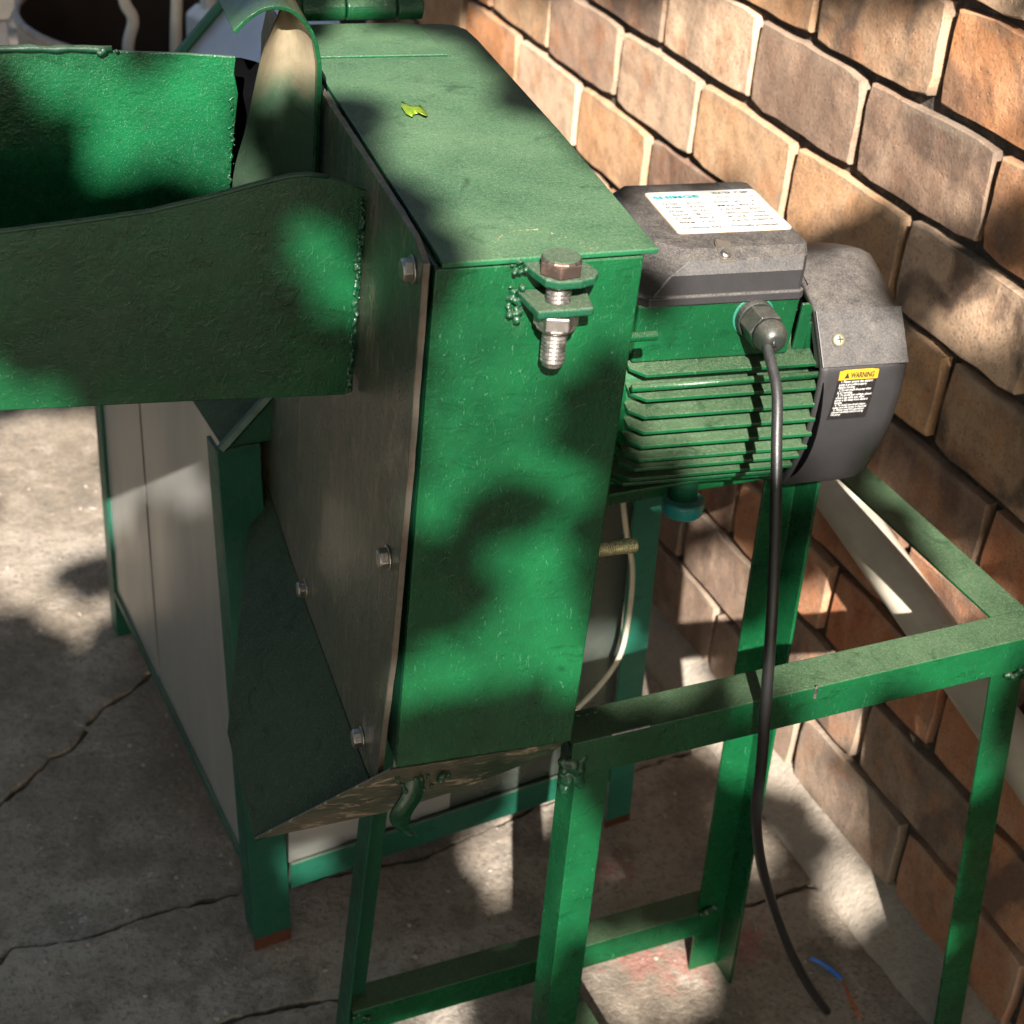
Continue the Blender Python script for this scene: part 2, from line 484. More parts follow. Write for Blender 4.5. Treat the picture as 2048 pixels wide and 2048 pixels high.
def add_hex(bm, c8):
    """box from 8 corners: bottom 4 then top 4"""
    v = [bm.verts.new(p) for p in c8]
    for f in ((0, 1, 2, 3), (7, 6, 5, 4), (0, 4, 5, 1), (1, 5, 6, 2), (2, 6, 7, 3), (3, 7, 4, 0)):
        bm.faces.new([v[i] for i in f])
    return bm

def add_box(bm, F, u0, u1, v0, v1, z0, z1):
    return add_hex(bm, [F(u0, v0, z0), F(u1, v0, z0), F(u1, v1, z0), F(u0, v1, z0), F(u0, v0, z1), F(u1, v0, z1), F(u1, v1, z1), F(u0, v1, z1)])

def add_cyl(bm, p0, p1, r0, r1=None, n=20, caps=True, phase=0.0):
    p0, p1 = Vector(p0), Vector(p1)
    r1 = r0 if r1 is None else r1
    d = (p1 - p0).normalized()
    a = d.orthogonal().normalized(); b = d.cross(a)
    ra = [bm.verts.new(p0 + (a * math.cos(phase + 2 * math.pi * i / n) + b * math.sin(phase + 2 * math.pi * i / n)) * r0) for i in range(n)]
    rb = [bm.verts.new(p1 + (a * math.cos(phase + 2 * math.pi * i / n) + b * math.sin(phase + 2 * math.pi * i / n)) * r1) for i in range(n)]
    for i in range(n):
        bm.faces.new((ra[i], ra[(i + 1) % n], rb[(i + 1) % n], rb[i]))
    if caps:
        bm.faces.new(list(reversed(ra))); bm.faces.new(rb)
    return bm

def add_lathe(bm, p0, axis, prof, n=32, cap0=True, cap1=True, ref=None):
    """prof: (distance along axis, radius)"""
    p0 = Vector(p0); d = Vector(axis).normalized()
    a = (Vector(ref) - d * Vector(ref).dot(d)).normalized() if ref is not None else d.orthogonal().normalized()
    b = d.cross(a)
    rings = []
    for (t, r) in prof:
        rings.append([bm.verts.new(p0 + d * t + (a * math.cos(2 * math.pi * i / n) + b * math.sin(2 * math.pi * i / n)) * r) for i in range(n)])
    for A, B in zip(rings[:-1], rings[1:]):
        for i in range(n):
            bm.faces.new((A[i], A[(i + 1) % n], B[(i + 1) % n], B[i]))
    if cap0: bm.faces.new(list(reversed(rings[0])))
    if cap1: bm.faces.new(rings[-1])
    return bm

def spline(pts, k=8):
    P = [Vector(p) for p in pts]
    out = []
    for i in range(len(P) - 1):
        p0 = P[max(i - 1, 0)]; p1 = P[i]; p2 = P[i + 1]; p3 = P[min(i + 2, len(P) - 1)]
        for j in range(k):
            t = j / k
            out.append(0.5 * ((2 * p1) + (p2 - p0) * t + (2 * p0 - 5 * p1 + 4 * p2 - p3) * t * t + (3 * p1 - p0 - 3 * p2 + p3) * t ** 3))
    out.append(P[-1])
    return out

def add_tube(bm, pts, r, n=12, caps=True):
    pts = [Vector(p) for p in pts]
    rings = []
    prev = None
    for i, p in enumerate(pts):
        d = (pts[min(i + 1, len(pts) - 1)] - pts[max(i - 1, 0)]).normalized()
        if prev is None:
            a = d.orthogonal().normalized()
        else:
            a = (prev - d * prev.dot(d)).normalized()
        prev = a
        b = d.cross(a)
        rr = r[i] if isinstance(r, (list, tuple)) else r
        rings.append([bm.verts.new(p + (a * math.cos(2 * math.pi * k / n) + b * math.sin(2 * math.pi * k / n)) * rr) for k in range(n)])
    for A, B in zip(rings[:-1], rings[1:]):
        for i in range(n):
            bm.faces.new((A[i], A[(i + 1) % n], B[(i + 1) % n], B[i]))
    if caps:
        bm.faces.new(list(reversed(rings[0]))); bm.faces.new(rings[-1])
    return bm

def add_strip(bm, A, B, th):
    """sheet between two polylines A and B (same count) with thickness vector list or single vector th"""
    n = len(A)
    off = th if isinstance(th, list) else [th] * n
    a = [bm.verts.new(p) for p in A]; b = [bm.verts.new(p) for p in B]
    a2 = [bm.verts.new(Vector(p) + o) for p, o in zip(A, off)]; b2 = [bm.verts.new(Vector(p) + o) for p, o in zip(B, off)]
    for i in range(n - 1):
        bm.faces.new((a[i], a[i + 1], b[i + 1], b[i]))
        bm.faces.new((a2[i + 1], a2[i], b2[i], b2[i + 1]))
        bm.faces.new((a[i + 1], a[i], a2[i], a2[i + 1]))
        bm.faces.new((b[i], b[i + 1], b2[i + 1], b2[i]))
    bm.faces.new((a[0], b[0], b2[0], a2[0]))
    bm.faces.new((b[-1], a[-1], a2[-1], b2[-1]))
    return bm

def add_blobs(bm, pts, r, squash=None, rnd=None):
    rnd = rnd or random
    for p in pts:
        k = r * rnd.uniform(0.6, 1.35)
        mtx = Matrix.Translation(Vector(p)) @ Matrix.Rotation(rnd.uniform(0, 6.28), 4, (rnd.random(), rnd.random(), rnd.random() + .1)) @ Matrix.Diagonal((k, k * rnd.uniform(.7, 1.2), k * rnd.uniform(.6, 1.0), 1))
        bmesh.ops.create_icosphere(bm, subdivisions=1, radius=1.0, matrix=mtx)
    return bm

def weld_line(name, p0, p1, r, step, parent, wob=0.4, mat='weld', seed=1):
    rnd = random.Random(seed)
    p0, p1 = Vector(p0), Vector(p1)
    n = max(2, int((p1 - p0).length / step))
    pts = [p0.lerp(p1, (i + rnd.uniform(-.3, .3)) / n) + Vector((rnd.uniform(-1, 1), rnd.uniform(-1, 1), rnd.uniform(-1, 1))) * r * wob for i in range(n + 1)]
    bm = bmesh.new(); add_blobs(bm, pts, r, rnd=rnd)
    return obj(name, bm, M[mat], parent, smooth=True)

def angle_iron(name, p0, p1, d1, d2, w, parent, mat, th=0.003, w2=None):
    """L section from p0 to p1: outer corner on the line, flanges along d1 and d2"""
    p0, p1, d1, d2 = Vector(p0), Vector(p1), Vector(d1).normalized(), Vector(d2).normalized()
    w2 = w2 or w
    prof = [(0, 0), (w, 0), (w, th), (th, th), (th, w2), (0, w2)]
    bm = bmesh.new()
    A = [bm.verts.new(p0 + d1 * a + d2 * b) for a, b in prof]
    B = [bm.verts.new(p1 + d1 * a + d2 * b) for a, b in prof]
    for i in range(6):
        bm.faces.new((A[i], A[(i + 1) % 6], B[(i + 1) % 6], B[i]))
    bm.faces.new(list(reversed(A))); bm.faces.new(B)
    return obj(name, bm, mat, parent, bevel=0.0008, seg=2)

def add_thread(bm, p0, p1, r, pitch, n=20, r_in=0.86):
    p0, p1 = Vector(p0), Vector(p1)
    L = (p1 - p0).length
    prof = []
    k = int(L / pitch)
    for i in range(k):
        t = i * pitch
        prof += [(t, r * r_in), (t + pitch * 0.35, r), (t + pitch * 0.55, r)]
    prof += [(k * pitch, r * r_in), (L, r * 0.8)]
    return add_lathe(bm, p0, p1 - p0, prof, n)

def add_hexhead(bm, p, axis, r, h, phase=0.0, chamfer=True, dome=0.0):
    p = Vector(p); d = Vector(axis).normalized()
    add_cyl(bm, p, p + d * h * 0.82, r, r, 6, True, phase)
    if chamfer:
        add_cyl(bm, p + d * h * 0.80, p + d * h, r * 0.93, r * 0.84, 18, True, phase)
    return bm

def text_mesh(body, size, bold=0.0, align='LEFT'):
    cu = bpy.data.curves.new('txt', 'FONT')
    cu.body = body
    cu.size = size
    cu.align_x = align
    cu.offset = bold
    cu.resolution_u = 3
    o = bpy.data.objects.new('txt', cu)
    col.objects.link(o)
    dg = bpy.context.evaluated_depsgraph_get()
    me = bpy.data.meshes.new_from_object(o.evaluated_get(dg))
    bpy.data.objects.remove(o); bpy.data.curves.remove(cu)
    return me

def add_text(bm, body, size, x, y, width=None, bold=0.0):
    """lettering in the plane z=0, lower left corner at x,y; fitted to a width"""
    me = text_mesh(body, size, bold)
    xs = [v.co.x for v in me.vertices]
    if not xs:
        return
    x0, x1 = min(xs), max(xs)
    k = width / (x1 - x0) if width else 1.0
    t = bmesh.new(); t.from_mesh(me)
    t.transform(Matrix.Translation((x, y, 0)) @ Matrix.Diagonal((k, 1, 1, 1)) @ Matrix.Translation((-x0, 0, 0)))
    tm = bpy.data.meshes.new('tmp'); t.to_mesh(tm); t.free()
    bm.from_mesh(tm)
    bpy.data.meshes.remove(tm); bpy.data.meshes.remove(me)

# ------------------------------------------------------------------ ground: broken concrete slabs over soil
rg = random.Random(3)
bm = bmesh.new()
vs = [bm.verts.new(p) for p in ((-40, -40, ZF - 0.035), (40, -40, ZF - 0.035), (40, 40, ZF - 0.035), (-40, 40, ZF - 0.035))]
bm.faces.new(vs)
ground = obj('ground', bm, M['soil'])
tag(ground, 'grey brown cracked concrete yard floor', kind='structure')
C1 = [(-8, -1.9), (-3, -1.0), (-1.3, -0.50), (-0.873, -0.233), (-0.846, -0.211), (-0.819, -0.187), (-0.807, -0.172), (-0.781, -0.165), (-0.754, -0.134), (-0.756, -0.125), (-0.727, -0.098), (-0.698, -0.082), (-0.66, -0.053), (-0.45, 0.03), (-0.2, 0.10), (0.04, 0.15)]
C2 = [(-8, -2.4), (-3, -1.3), (-1.3, -0.60), (-0.907, -0.468), (-0.893, -0.452), (-0.845, -0.461), (-0.818, -0.464), (-0.789, -0.461), (-0.76, -0.456), (-0.724, -0.453), (-0.691, -0.457), (-0.641, -0.457), (-0.45, -0.47), (-0.2, -0.42), (0.04, -0.40)]
C3 = [(-8, -2.9), (-3, -1.6), (-1.2, -0.70), (-0.80, -0.632), (-0.715, -0.621), (-0.689, -0.619), (-0.629, -0.626), (-0.571, -0.638), (-0.49, -0.634), (-0.412, -0.635), (-0.30, -0.648), (-0.18, -0.66), (0.04, -0.65)]
def rough_line(c, off):
    out = []
    for (x0, y0), (x1, y1) in zip(c[:-1], c[1:]):
        L = math.hypot(x1 - x0, y1 - y0)
        n = max(1, int(L / 0.006)) if x0 > -1.25 else 3
        for i in range(n):
            t = i / n
            x, y = x0 + (x1 - x0) * t, y0 + (y1 - y0) * t
            w = 0.0046 * noise.noise(Vector((x * 60, y * 60, off * 9))) + 0.0022 * noise.noise(Vector((x * 190, y * 190, off * 4))) + 0.004 * max(0, noise.noise(Vector((x * 18, y * 18, 3 + off * 5))) - 0.25) * 4
            out.append((x, y + off * 0.0026 + (w if off > 0 else -w)))
    out.append((c[-1][0], c[-1][1] + off * 0.0012))
    return out
far = [(-8, 14), (0.04, 14)]
near = [(-8, -9), (0.04, -9)]
slabs = [(far, C1, 0.0), (C1, C2, -0.0025), (C2, C3, 0.0), (C3, near, 0.001)]
for back, front, dz in slabs:
    bl = rough_line(back, -1) if back is not far else far
    fl = rough_line(front, +1) if front is not near else near
    pts = [Vector((x, y, ZF + dz - 0.03)) for x, y in bl] + [Vector((x, y, ZF + dz - 0.03)) for x, y in reversed(fl)]
    bm = bmesh.new()
    add_poly(bm, pts, Vector((0, 0, 0.03)))
    obj('slab', bm, M['concrete'], ground, bevel=0.0016, seg=2)
# loose grit, leaf bits and crumbs on the floor
bm = bmesh.new()
for i in range(420):
    x, y = rg.uniform(-1.1, -0.06), rg.uniform(-0.95, 0.5)
    k = rg.choice((0.0012, 0.0016, 0.002, 0.0032))
    bmesh.ops.create_icosphere(bm, subdivisions=1, radius=k, matrix=Matrix.Translation((x, y, ZF + k * 0.4)) @ Matrix.Diagonal((1, rg.uniform(.5, 1.6), .6, 1)))
grit = obj('floor_grit', bm, M['haunch'])
tag(grit, 'small crumbs of grit scattered over the concrete floor', 'grit', kind='stuff')

# ------------------------------------------------------------------ brick wall
wall = thing('brick_wall', (0.0, 0.0, ZF), 0, 'weathered orange brown brick wall with deep raked dark joints', 'wall')
bm = bmesh.new()
add_box(bm, lambda u, v, z: Vector((u, v, z)), 0.0115, 0.21, -1.75, 2.05, ZF - 0.03, 0.815)
obj('mortar', bm, M['mortar'], wall)
def brick_mesh(seed):
    rr = random.Random(seed)
    ny, nz = 8, 5
    Lb, Hb = BL - 0.0105, BH - 0.0105
    bm = bmesh.new()
    def ring_pt(i, j, inset, x):
        y = (i / (ny - 1) - 0.5) * (Lb - 2 * inset)
        z = (j / (nz - 1) - 0.5) * (Hb - 2 * inset)
        return y, z, x
    grid = {}
    jit = {}
    for i in range(ny):
        for j in range(nz):
            jit[i, j] = (rr.uniform(-1, 1), rr.uniform(-1, 1), rr.uniform(-1, 1))
    for i in range(ny):
        for j in range(nz):
            y, z, x = ring_pt(i, j, 0.0014, 0.0)
            a, b, c = jit[i, j]
            cor = 0.003 if (i in (0, ny - 1) and j in (0, nz - 1)) else 0
            e = i in (0, ny - 1) or j in (0, nz - 1)
            y += a * 0.0013 - math.copysign(cor, y); z += b * 0.0013 - math.copysign(cor, z)
            grid[i, j] = bm.verts.new((c * 0.0005 + (0.0003 if e else 0), y, z))
    for i in range(ny - 1):
        for j in range(nz - 1):
            bm.faces.new((grid[i, j], grid[i + 1, j], grid[i + 1, j + 1], grid[i, j + 1]))
    loop = [(i, 0) for i in range(ny)] + [(ny - 1, j) for j in range(1, nz)] + [(i, nz - 1) for i in range(ny - 2, -1, -1)] + [(0, j) for j in range(nz - 2, 0, -1)]
    prev = [grid[k] for k in loop]
    for inset, x, jk in ((0.0004, 0.0016, 0.0015), (0.0, 0.030, 0.0013)):
        cur = []
        for (i, j) in loop:
            y, z, _ = ring_pt(i, j, inset, x)
            a, b, c = jit[i, j]
            cor = 0.002 if (i in (0, ny - 1) and j in (0, nz - 1)) else 0
            cur.append(bm.verts.new((x + c * 0.001, y + a * jk - math.copysign(cor, y), z + b * jk - math.copysign(cor, z))))
        for k in range(len(loop)):
            k2 = (k + 1) % len(loop)
            bm.faces.new((prev[k], prev[k2], cur[k2], cur[k]))
        prev = cur
    bmesh.ops.recalc_face_normals(bm, faces=bm.faces)
    me = bpy.data.meshes.new('brick')
    bm.to_mesh(me); bm.free()
    me.materials.append(M['brick'])
    return me
brick_meshes = [brick_mesh(100 + i) for i in range(9)]
rb = random.Random(11)
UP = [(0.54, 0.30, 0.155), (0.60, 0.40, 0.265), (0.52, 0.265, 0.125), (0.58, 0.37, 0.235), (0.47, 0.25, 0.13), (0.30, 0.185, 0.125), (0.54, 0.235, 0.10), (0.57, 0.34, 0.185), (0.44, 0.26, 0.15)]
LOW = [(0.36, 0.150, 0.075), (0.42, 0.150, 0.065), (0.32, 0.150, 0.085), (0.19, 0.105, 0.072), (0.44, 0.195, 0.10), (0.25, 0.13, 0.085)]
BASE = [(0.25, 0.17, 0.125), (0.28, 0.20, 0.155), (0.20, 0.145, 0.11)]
for k in range(-7, 9):                       # course index, 8 is the lowest
    zc = -(k - 0.5) * BH
    for n in range(-9, 8):
        nn = n + (0.5 if k % 2 else 0.0)
        y = -nn * BL
        if y < -1.66 or y > 1.95:
            continue
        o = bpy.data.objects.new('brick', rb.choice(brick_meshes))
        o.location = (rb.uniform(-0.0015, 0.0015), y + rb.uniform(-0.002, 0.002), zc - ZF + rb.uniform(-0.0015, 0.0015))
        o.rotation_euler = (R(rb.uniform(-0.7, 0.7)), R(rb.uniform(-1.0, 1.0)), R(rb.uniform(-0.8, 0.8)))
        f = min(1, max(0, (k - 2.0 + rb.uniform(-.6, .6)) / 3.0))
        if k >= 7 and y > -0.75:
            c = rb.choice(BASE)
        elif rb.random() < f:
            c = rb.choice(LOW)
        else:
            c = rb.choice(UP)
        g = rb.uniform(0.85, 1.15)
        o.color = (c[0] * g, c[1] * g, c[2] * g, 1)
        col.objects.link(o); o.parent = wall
# sloping cement fillet at the foot of the wall
bm = bmesh.new()
N = 150
ring = []
for i in range(N + 1):
    y = -1.7 + 3.7 * i / N
    w = 0.004 * noise.noise(Vector((0, y * 9, 0))); w2 = 0.006 * noise.noise(Vector((4, y * 5, 0))) + 0.003 * noise.noise(Vector((4, y * 31, 0)))
    prof = [(0.03, ZF - 0.02), (-0.046 + w2, ZF - 0.02), (-0.046 + w2, ZF + 0.004), (-0.038 + w2, ZF + 0.012 + w * .4), (-0.012, ZF + 0.030 + w), (0.004, ZF + 0.040 + w), (0.03, ZF + 0.044 + w)]
    ring.append([bm.verts.new((x, y, z)) for x, z in prof])
for A, B in zip(ring[:-1], ring[1:]):
    for i in range(len(A) - 1):
        bm.faces.new((A[i], A[i + 1], B[i + 1], B[i]))
obj('cement_fillet', bm, M['haunch'], wall, smooth=True)

# ------------------------------------------------------------------ cream waste pipe running down along the wall
pd = [(-0.034, -1.30, -0.585), (-0.034, -1.0, -0.512), (-0.034, -0.70, -0.440), (-0.034, -0.46, -0.383)]
bm = bmesh.new()
add_tube(bm, pd[:1] + spline(pd, 3)[1:] + [Vector((-0.030, -0.435, -0.377)), Vector((-0.012, -0.42, -0.373)), Vector((0.03, -0.418, -0.372))], 0.0235, 28)
pipe = obj('waste_pipe', bm, M['pvc'], smooth=True, base=(-0.034, -0.9, -0.49))
tag(pipe, 'cream plastic waste pipe sloping along the lower brick wall', 'pipe')

# ------------------------------------------------------------------ the green mill on its stand, with its motor
MO = (-0.642, -0.902)
F = frame((MO[0], MO[1], 0), R(-6))            # u across the housing, v away from the viewer, z = world height
mill = thing('grain_mill', (MO[0], MO[1], ZF), R(-6), 'green painted grain mill with feed tray and motor on a welded stand', 'mill')
def sk(z):                                      # the hand-welded housing leans a little to the left towards its foot
    return -0.011 * (0.083 - z) / 0.375

# housing: four welded walls
h0, h1, vb = -0.294, 0.0815, 0.448
def wallpoly(name, pts, ext, mat, bev=0.0012):
    b = bmesh.new(); add_poly(b, pts, ext)
    return obj(name, b, mat, mill, bevel=bev)
housing = wallpoly('housing_front', [F(0 + sk(h0), 0, h0), F(0.129 + sk(h0), 0, h0), F(0.129, 0, h1), F(0, 0, h1)], F(0, 0.004, 0) - F(0, 0, 0), M['green_front'])
wallpoly('housing_side', [F(0.1285 + sk(h0), 0.005, h0), F(0.1285 + sk(h0), vb, h0), F(0.1285, vb, h1), F(0.1285, 0.005, h1)], F(-0.004, 0, 0) - F(0, 0, 0), M['green'])
wallpoly('housing_side', [F(0.0005 + sk(h0), 0.005, h0), F(0.0005 + sk(h0), vb, h0), F(0.0005, vb, h1), F(0.0005, 0.005, h1)], F(0.004, 0, 0) - F(0, 0, 0), M['green_dark'])
wallpoly('housing_back', [F(0 + sk(h0), vb + 0.001, h0), F(0.129 + sk(h0), vb + 0.001, h0), F(0.129, vb + 0.001, h1), F(0, vb + 0.001, h1)], F(0, 0.004, 0) - F(0, 0, 0), M['green'])
# flat dusty top flange between the cover plate and the lid
wallpoly('top_flange', [F(-0.0036, 0.012, 0.0775), F(0.0, 0.012, 0.0775), F(0.0, vb, 0.0775), F(-0.0036, vb, 0.0775)], F(0, 0, 0.003) - F(0, 0, 0), M['green_dark'])

# hinged lid
lid = wallpoly('lid', [F(0.003, -0.004, 0.0835), F(0.137, -0.002, 0.0835), F(0.1425, 0.20, 0.0835), F(0.1440, 0.41, 0.0835), F(0.1425, 0.437, 0.0835), F(0.136, 0.449, 0.0835), F(0.125, 0.4535, 0.0835), F(0.004, 0.4535, 0.0835), F(0.002, 0.30, 0.0835), F(0.0028, 0.12, 0.0835)], Vector((0, 0, 0.0035)), M['green_lid'], 0.0009)
b = bmesh.new(); add_poly(b, [F(0.006, 0.370, 0.0873), F(0.108, 0.368, 0.0873), F(0.104, 0.452, 0.0873), F(0.008, 0.452, 0.0873)], Vector((0, 0, 0.0016)))
obj('hinge_leaf', b, M['green_lid'], lid, bevel=0.0006)
zc = 0.1005
for (u0, u1, mt) in ((0.010, 0.0455, 'green'), (0.0465, 0.0870, 'green'), (0.0880, 0.1095, 'green')):
    b = bmesh.new()
    add_lathe(b, F(u0, 0.455, zc), F(1, 0, 0) - F(0, 0, 0), [(0, 0.0085), (0.001, 0.0098), (u1 - u0 - 0.001, 0.0098), (u1 - u0, 0.0085)], 28)
    obj('hinge_knuckle', b, M[mt], lid, smooth=False, bevel=0.0006)
b = bmesh.new()
add_lathe(b, F(0.0095, 0.455, zc), F(-1, 0, 0) - F(0, 0, 0), [(0, 0.0118), (0.004, 0.0122), (0.008, 0.0105), (0.011, 0.007), (0.0125, 0.002)], 28)
obj('hinge_pin', b, M['green'], lid, smooth=True)
# raised brushed rim of paint where the latch tab was welded on the lid
b = bmesh.new()
for i in range(60):
    t = i / 59
    u = 0.036 + 0.065 * t
    v = 0.004 + 0.032 * math.sin(math.pi * min(1, t * 1.15)) ** 0.6
    add_blobs(b, [F(u + random.uniform(-.001, .001), v + random.uniform(-.001, .001), 0.0870)], 0.0009)
obj('weld_bead', b, M['tan_dust'], lid, smooth=True)

# screw-down latch: two welded lugs, long bolt and nut
bu, bv = 0.0692, -0.0195
b = bmesh.new()
pts = [(0.052, 0.000), (0.0535, -0.012), (0.0575, -0.0275), (0.064, -0.0325), (0.078, -0.0325), (0.0875, -0.029), (0.0925, -0.021), (0.0905, -0.011), (0.084, 0.000)]
add_poly(b, [F(u, v, 0.0785) for u, v in pts], Vector((0, 0, 0.0055)))
obj('latch_lug', b, M['green_dark'], lid, bevel=0.0016, seg=3)
b = bmesh.new()
pts = [(0.050, 0.000), (0.0535, -0.031), (0.088, -0.031), (0.0925, -0.002), (0.088, 0.0)]
add_poly(b, [F(u, v, 0.0600) for u, v in pts], Vector((0, 0, 0.0055)))
lug = obj('latch_lug', b, M['green_dark'], mill, bevel=0.0016, seg=3)
b = bmesh.new()
add_hexhead(b, F(bu, bv, 0.0845), (0, 0, 1), 0.0134, 0.0095, 0.35)
latch = obj('latch_bolt', b, M['steel_rust'], mill, bevel=0.0007)
b = bmesh.new(); add_cyl(b, F(bu, bv, 0.0940), F(bu, bv, 0.0944), 0.0112, 0.0108, 24)
obj('paint_smear', b, M['green_dark'], latch)
b = bmesh.new(); add_thread(b, F(bu, bv, 0.0785), F(bu, bv, 0.0245), 0.0076, 0.0026, 24)
obj('thread', b, M['steel'], latch, smooth=False)
b = bmesh.new(); add_hexhead(b, F(bu, bv, 0.0597), (0, 0, -1), 0.0135, 0.0110, 0.1)
obj('nut', b, M['steel'], latch, bevel=0.0008)
b = bmesh.new()
rw = random.Random(5)
add_blobs(b, [F(0.049 + rw.uniform(-.004, .004), rw.uniform(-0.006, 0.0), 0.058 + rw.uniform(-0.010, 0.012)) for i in range(40)], 0.0022, rnd=rw)
add_blobs(b, [F(0.048 + rw.uniform(-.004, .006), rw.uniform(-0.01, 0.012), 0.084 + rw.uniform(-0.005, 0.002)) for i in range(30)], 0.0018, rnd=rw)
obj('weld_bead', b, M['weld'], mill, smooth=True)

# studs poking out of the housing towards the motor
b = bmesh.new(); add_thread(b, F(0.118, 0.10, -0.0245), F(0.190, 0.10, -0.0255), 0.0036, 0.0013, 18)
obj('stud', b, M['green'], mill)
b = bmesh.new(); add_thread(b, F(0.112, 0.06, -0.1712), F(0.1765, 0.06, -0.1716), 0.0056, 0.0016, 20)
obj('stud', b, M['brass'], mill)

# bolted cover plate on the left side
PT = -0.0085
def PL(v, z, du=0.0): return F(PT + sk(z) + du, v, z)
b = bmesh.new()
out = [(-0.003, 0.088), (0.02, 0.094), (0.10, 0.094), (0.26, 0.092), (0.50, 0.09), (0.525, 0.06), (0.525, -0.30), (0.520, -0.338), (0.27, -0.344), (0.068, -0.336), (0.042, -0.334), (0.020, -0.318), (0.004, -0.20), (-0.003, -0.05)]
add_poly(b, [PL(v, z) for v, z in out], F(0.0042, 0, 0) - F(0, 0, 0))
plate = obj('cover_plate', b, M['green_plate'], mill, bevel=0.0008)
b = bmesh.new()
ed = [(0.042, -0.334), (0.020, -0.318), (0.004, -0.20), (-0.003, -0.05), (-0.003, 0.088), (0.02, 0.094), (0.10, 0.094), (0.26, 0.092)]
edf = []
for (v0, z0), (v1, z1) in zip(ed[:-1], ed[1:]):
    n = max(1, int(math.hypot(v1 - v0, z1 - z0) / 0.012))
    for i in range(n):
        t = i / n
        edf.append((v0 + (v1 - v0) * t + random.uniform(-.0006, .0006), z0 + (z1 - z0) * t + random.uniform(-.0006, .0006)))
add_strip(b, [PL(v, z, 0.0002) + (F(0, -0.0012, 0) - F(0, 0, 0)) for v, z in edf], [PL(v, z, 0.0040) + (F(0, -0.0012, 0) - F(0, 0, 0)) for v, z in edf], F(0, 0.0009, 0.0) - F(0, 0, 0))
obj('raw_edge', b, M['edge_steel'], plate)
for i, (v, z) in enumerate(((0.016, 0.075), (0.026, -0.134), (0.064, -0.318), (0.500, -0.325), (0.273, -0.330), (0.40, 0.07))):
    b = bmesh.new()
    ph = random.uniform(0, 1)
    p = PL(v, z)
    add_cyl(b, p, p + (F(-0.0012, 0, 0) - F(0, 0, 0)), 0.0088, 0.0088, 20)
    add_hexhead(b, p + (F(-0.0012, 0, 0) - F(0, 0, 0)), F(-1, 0, 0) - F(0, 0, 0), 0.0072, 0.0062, ph)
    obj('bolt', b, M['steel'], plate, bevel=0.0005)

# discharge chute under the plate
b = bmesh.new()
A = [PL(0.036, -0.336), PL(0.068, -0.338), PL(0.27, -0.345), PL(0.515, -0.340)]
Bp = [F(-0.0975, 0.085, -0.4235), F(-0.0975, 0.11, -0.4235), F(-0.098, 0.18, -0.4240), F(-0.098, 0.215, -0.4245)]
add_strip(b, A, Bp, F(0.003, 0, -0.002) - F(0, 0, 0))
chute = obj('chute', b, M['green_chute'], mill, bevel=0.0008)
b = bmesh.new()
top = [F(-0.015, 0.001, -0.2965), F(0.03, 0.001, -0.296), F(0.075, 0.001, -0.2955), F(0.1135, 0.001, -0.2945)]
low = [F(-0.0975, 0.085, -0.4235), F(0.004, 0.060, -0.392), F(0.050, 0.040, -0.362), F(0.109, 0.014, -0.316)]
add_strip(b, top, low, F(0, 0.003, 0) - F(0, 0, 0))
front_sheet = obj('chute_front', b, M['worn_under'], mill, bevel=0.0006)
b = bmesh.new()
add_strip(b, [F(0.109, 0.015, -0.316), F(0.112, 0.2, -0.36), F(0.11, 0.44, -0.335)], [F(0.115, 0.008, -0.296), F(0.115, 0.2, -0.296), F(0.115, 0.44, -0.296)], F(-0.003, 0, 0) - F(0, 0, 0))
obj('chute_side', b, M['green_dark'], mill)
# bent strap hanging under the front edge
hp = spline([F(0.010, 0.022, -0.322), F(0.006, 0.016, -0.338), F(-0.001, 0.014, -0.350), F(-0.002, 0.017, -0.362), F(0.002, 0.020, -0.374), F(0.009, 0.019, -0.382)], 5)
b = bmesh.new()
wd = F(0.0075, 0, -0.002) - F(0, 0, 0)
wds = [wd * (1.0 - 0.6 * max(0, (i / (len(hp) - 1) - 0.6) / 0.4)) for i in range(len(hp))]
add_strip(b, [p - w for p, w in zip(hp, wds)], [p + w for p, w in zip(hp, wds)], F(0, 0.003, 0) - F(0, 0, 0))
obj('strap', b, M['weld'], mill, smooth=True)
b = bmesh.new()
rw = random.Random(8)
add_blobs(b, [F(rw.uniform(-0.012, 0.03), rw.uniform(0.006, 0.022), -0.318 + rw.uniform(-.008, .006)) for i in range(20)], 0.0030, rnd=rw)
obj('weld_bead', b, M['weld'], mill, smooth=True)

# feed tray
VF, VB = 0.138, 0.290
b = bmesh.new()
fp = [(-0.006, 0.074), (-0.020, 0.080), (-0.033, 0.0845), (-0.047, 0.0868), (-0.058, 0.0862), (-0.072, 0.0835), (-0.083, 0.081), (-0.115, 0.0735), (-0.145, 0.0676), (-0.19, 0.063), (-0.235, 0.0593), (-0.32, 0.054), (-0.42, 0.050), (-0.42, -0.056), (-0.247, -0.063), (-0.12, -0.068), (-0.021, -0.0728), (-0.015, -0.071), (-0.012, 0.0)]
add_poly(b, [F(u, VF + 0.010 * max(0, (u + .06)) / .06 * 0, z) for u, z in fp], F(0, 0.003, 0) - F(0, 0, 0))
tray = obj('tray_front', b, M['green'], mill, bevel=0.0009)
b = bmesh.new()
add_tube(b, [F(u, VF + 0.0015, z + 0.0004) for u, z in fp[2:13]], 0.0019, 8)
obj('tray_rim', b, M['green_dark'], tray, smooth=True)
b = bmesh.new()
bp = [(-0.42, 0.130), (-0.222, 0.1235), (-0.157, 0.122), (-0.10, 0.1185), (-0.0665, 0.1155), (-0.0680, 0.104), (-0.0655, 0.089), (-0.0706, 0.0488), (-0.0727, 0.02), (-0.073, -0.06), (-0.42, -0.055)]
